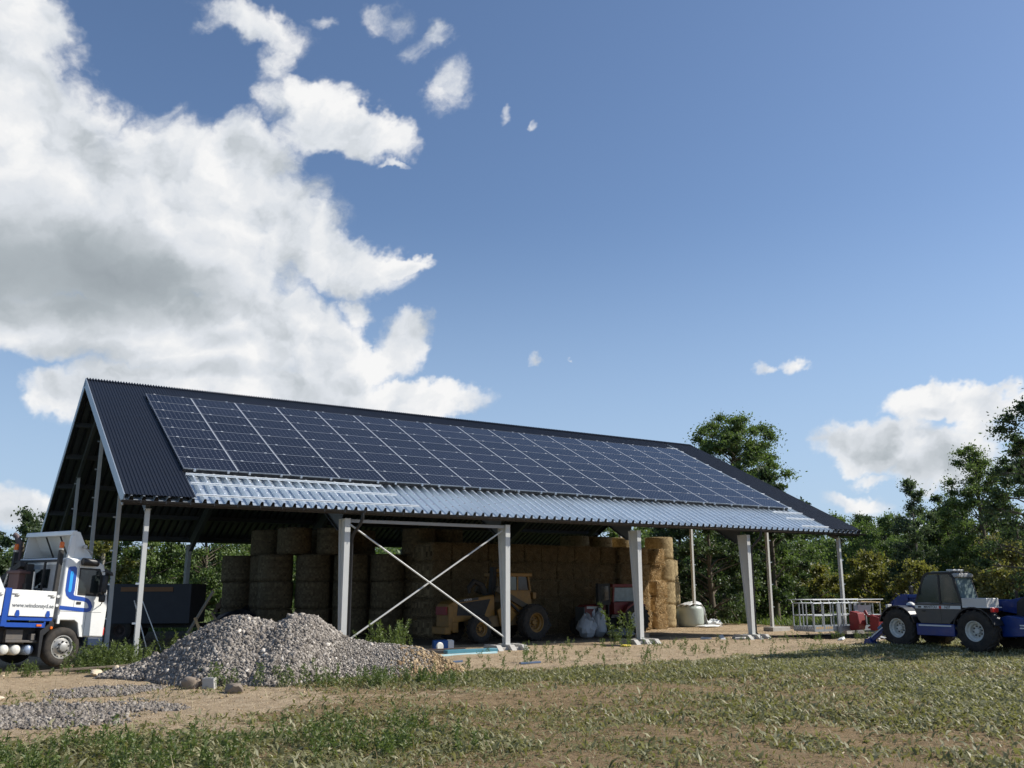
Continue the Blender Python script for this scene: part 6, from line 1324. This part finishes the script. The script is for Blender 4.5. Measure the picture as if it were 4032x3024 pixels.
leaning('steel_angle', (1.62, -3.0, 0.05), (1.66, -3.0, 0.50), 0.10, 0.10, M['iron'], 'short rusty iron stump sticking out of the gravel slope', 'iron stump')
leaning('stick', (1.6, -3.0, 0.47), (2.3, -3.15, 0.72), 0.04, 0.04, M['wood'], 'bent grey stick lying over the rusty iron stump', 'stick')

# ------------------------------------------------------------------ odds and ends on the sand
def lying(name, a, b, w_, h_, mt, label, cat): return tag(MB().beam((a[0], a[1], float(gz(*a))+h_/2+0.005), (b[0], b[1], float(gz(*b))+h_/2+0.005), w_, h_).build(name, mt, None, bevel=0.004), label, cat)
lying('pipe', (8.6, 0.9), (11.0, 0.6), 0.12, 0.10, M['iron'], 'dark brown pipe lying left of the cross brace foot, backmost of the bundle', 'pipe')
lying('board', (9.2, 0.5), (11.6, -0.15), 0.25, 0.08, M['door_grey'], 'grey board lying in the bundle left of the cross brace foot', 'board')
lying('board', (9.9, -0.1), (11.7, -0.2), 0.30, 0.11, M['teal'], 'teal board lying in front of the grey board', 'board')
lying('strip', (8.9, -1.0), (11.3, -0.9), 0.14, 0.05, M['cyanstrip'], 'pale blue strip lying nearest the gravel heap', 'strip')
lying('rail', (7.3, -3.6), (8.7, -3.3), 0.07, 0.05, mat('blue_grey_rail', (0.08, 0.12, 0.2), 0.4), 'thin blue-grey rail lying in the weeds right of the soil heap', 'rail')
lying('rail', (9.6, -4.9), (10.4, -4.7), 0.07, 0.05, MATS['blue_grey_rail'], 'short blue-grey rail in the weeds before the concrete footing', 'rail')
cr_ = empty('blue_crate', (10.62, 1.45, -0.2), (0, 0, R(-20)), label='blue plastic box with a white end standing before the yellow machine', cat='box')
MB().box(-0.32, 0.16, -0.2, 0.2, 0.0, 0.33).build('box_side', M['bluebox'], cr_, bevel=0.02); MB().box(0.162, 0.36, -0.2, 0.2, 0.0, 0.33).build('white_end', M['sticker'], cr_, bevel=0.02)
wh_ = MB().lathe([(0.12, 0), (0.15, 0.02), (0.15, 0.05), (0.12, 0.07)], (10.25, 1.0, -0.05), (0.2, -1, 0), 20).build('small_wheel', M['rimwhite'], None); tag(wh_, 'small grey cart wheel leaning against the blue box', 'wheel')
lying('black_pipe', (24.95, 0.6), (30.2, -1.5), 0.10, 0.09, M['blackplastic'], 'long black drainpipe lying on the ground from the column towards the basket', 'pipe')
lying('black_board', (26.4, -0.9), (28.8, -2.6), 0.30, 0.06, M['blackplastic'], 'flat black board lying under the platform basket', 'board')
lying('board', (26.6, 0.4), (28.0, -0.4), 0.35, 0.05, M['concrete'], 'pale slab lying beside the slim gable post pad', 'slab')
g5 = random.Random(12)
for k, (x, y, lab) in enumerate(((22.6, 1.3, 'white tilted foam scrap left of the drainpipe column'), (23.1, 0.9, 'flat white foam scrap right of the tilted scrap'), (23.4, 0.2, 'broken pale brick beside the drainpipe column footing'), (26.9, -3.4, 'white foam piece before the red coupling'), (26.1, -2.5, 'small white foam cup shape under the platform basket'), (27.6, -3.3, 'white square foam piece under the red coupling'))):
    o = MB().hexa([(-.22, -.1, 0), (.2, -.12, 0), (.22, .1, 0), (-.2, .12, 0), (-.18, -.08, .05), (.22, -.1, .1), (.2, .08, .08), (-.2, .1, .05)]).build('foam_scrap', M['sticker'] if k != 2 else M['concrete'], None, bevel=0.01)
    o.location = (x, y, float(gz(x, y))+0.01); o.rotation_euler = (g5.uniform(-.3, .3), g5.uniform(-.3, .3), g5.uniform(0, 3)); tag(o, lab, 'scrap')
o = crumple('yellow_cloth', 16.9, -0.55, 0.25, 0.12, 0.08, mat('yellow_plastic', (0.70, 0.55, 0.06), 0.5), 'small yellow plastic scrap left of the footing before the tractor', 'scrap', 6)
lying('black_foil', (16.2, -0.2), (16.9, -0.35), 0.2, 0.04, M['blackplastic'], 'flat black foil next to the yellow scrap', 'foil')
o = MB().box(-0.28, 0.28, -0.2, 0.2, 0, 0.25).build('wooden_box', M['wood'], None, bevel=0.01); o.location = (20.35, 2.6, GZ); o.rotation_euler = (0, 0, 0.5); tag(o, 'low brown wooden box right behind the column before the tractor', 'box')
o = MB().box(0, 0.06, 0, 0.06, 0, 1.2).build('stake', M['palewood'], None); o.location = (33.5, 9.0, GZ); o.rotation_euler = (0, R(-8), 0); tag(o, 'pale wooden stake standing in the meadow left of the bent drainpipe', 'stake')

# loose straw trodden into the floor in front of the bale wall
X, Y = scatter(26000, (13, 30, 4.5, 9.5), lambda x, y: 0.15+0.85*sstep(5.5, 8.6, y+(fnoise(x, y, 1.2, 95)-0.5)*3)); L = rng.uniform(0.05, 0.16, len(X))
V, F, tt = blades(X, Y, L, np.full(len(X), 0.010), 0.12, 0.1, rng.uniform(0.3, 1, len(X))); tag(npmesh('loose_straw', V, F, strawm, tt), 'loose straw scattered on the floor at the foot of the bales', 'straw', kind='stuff')
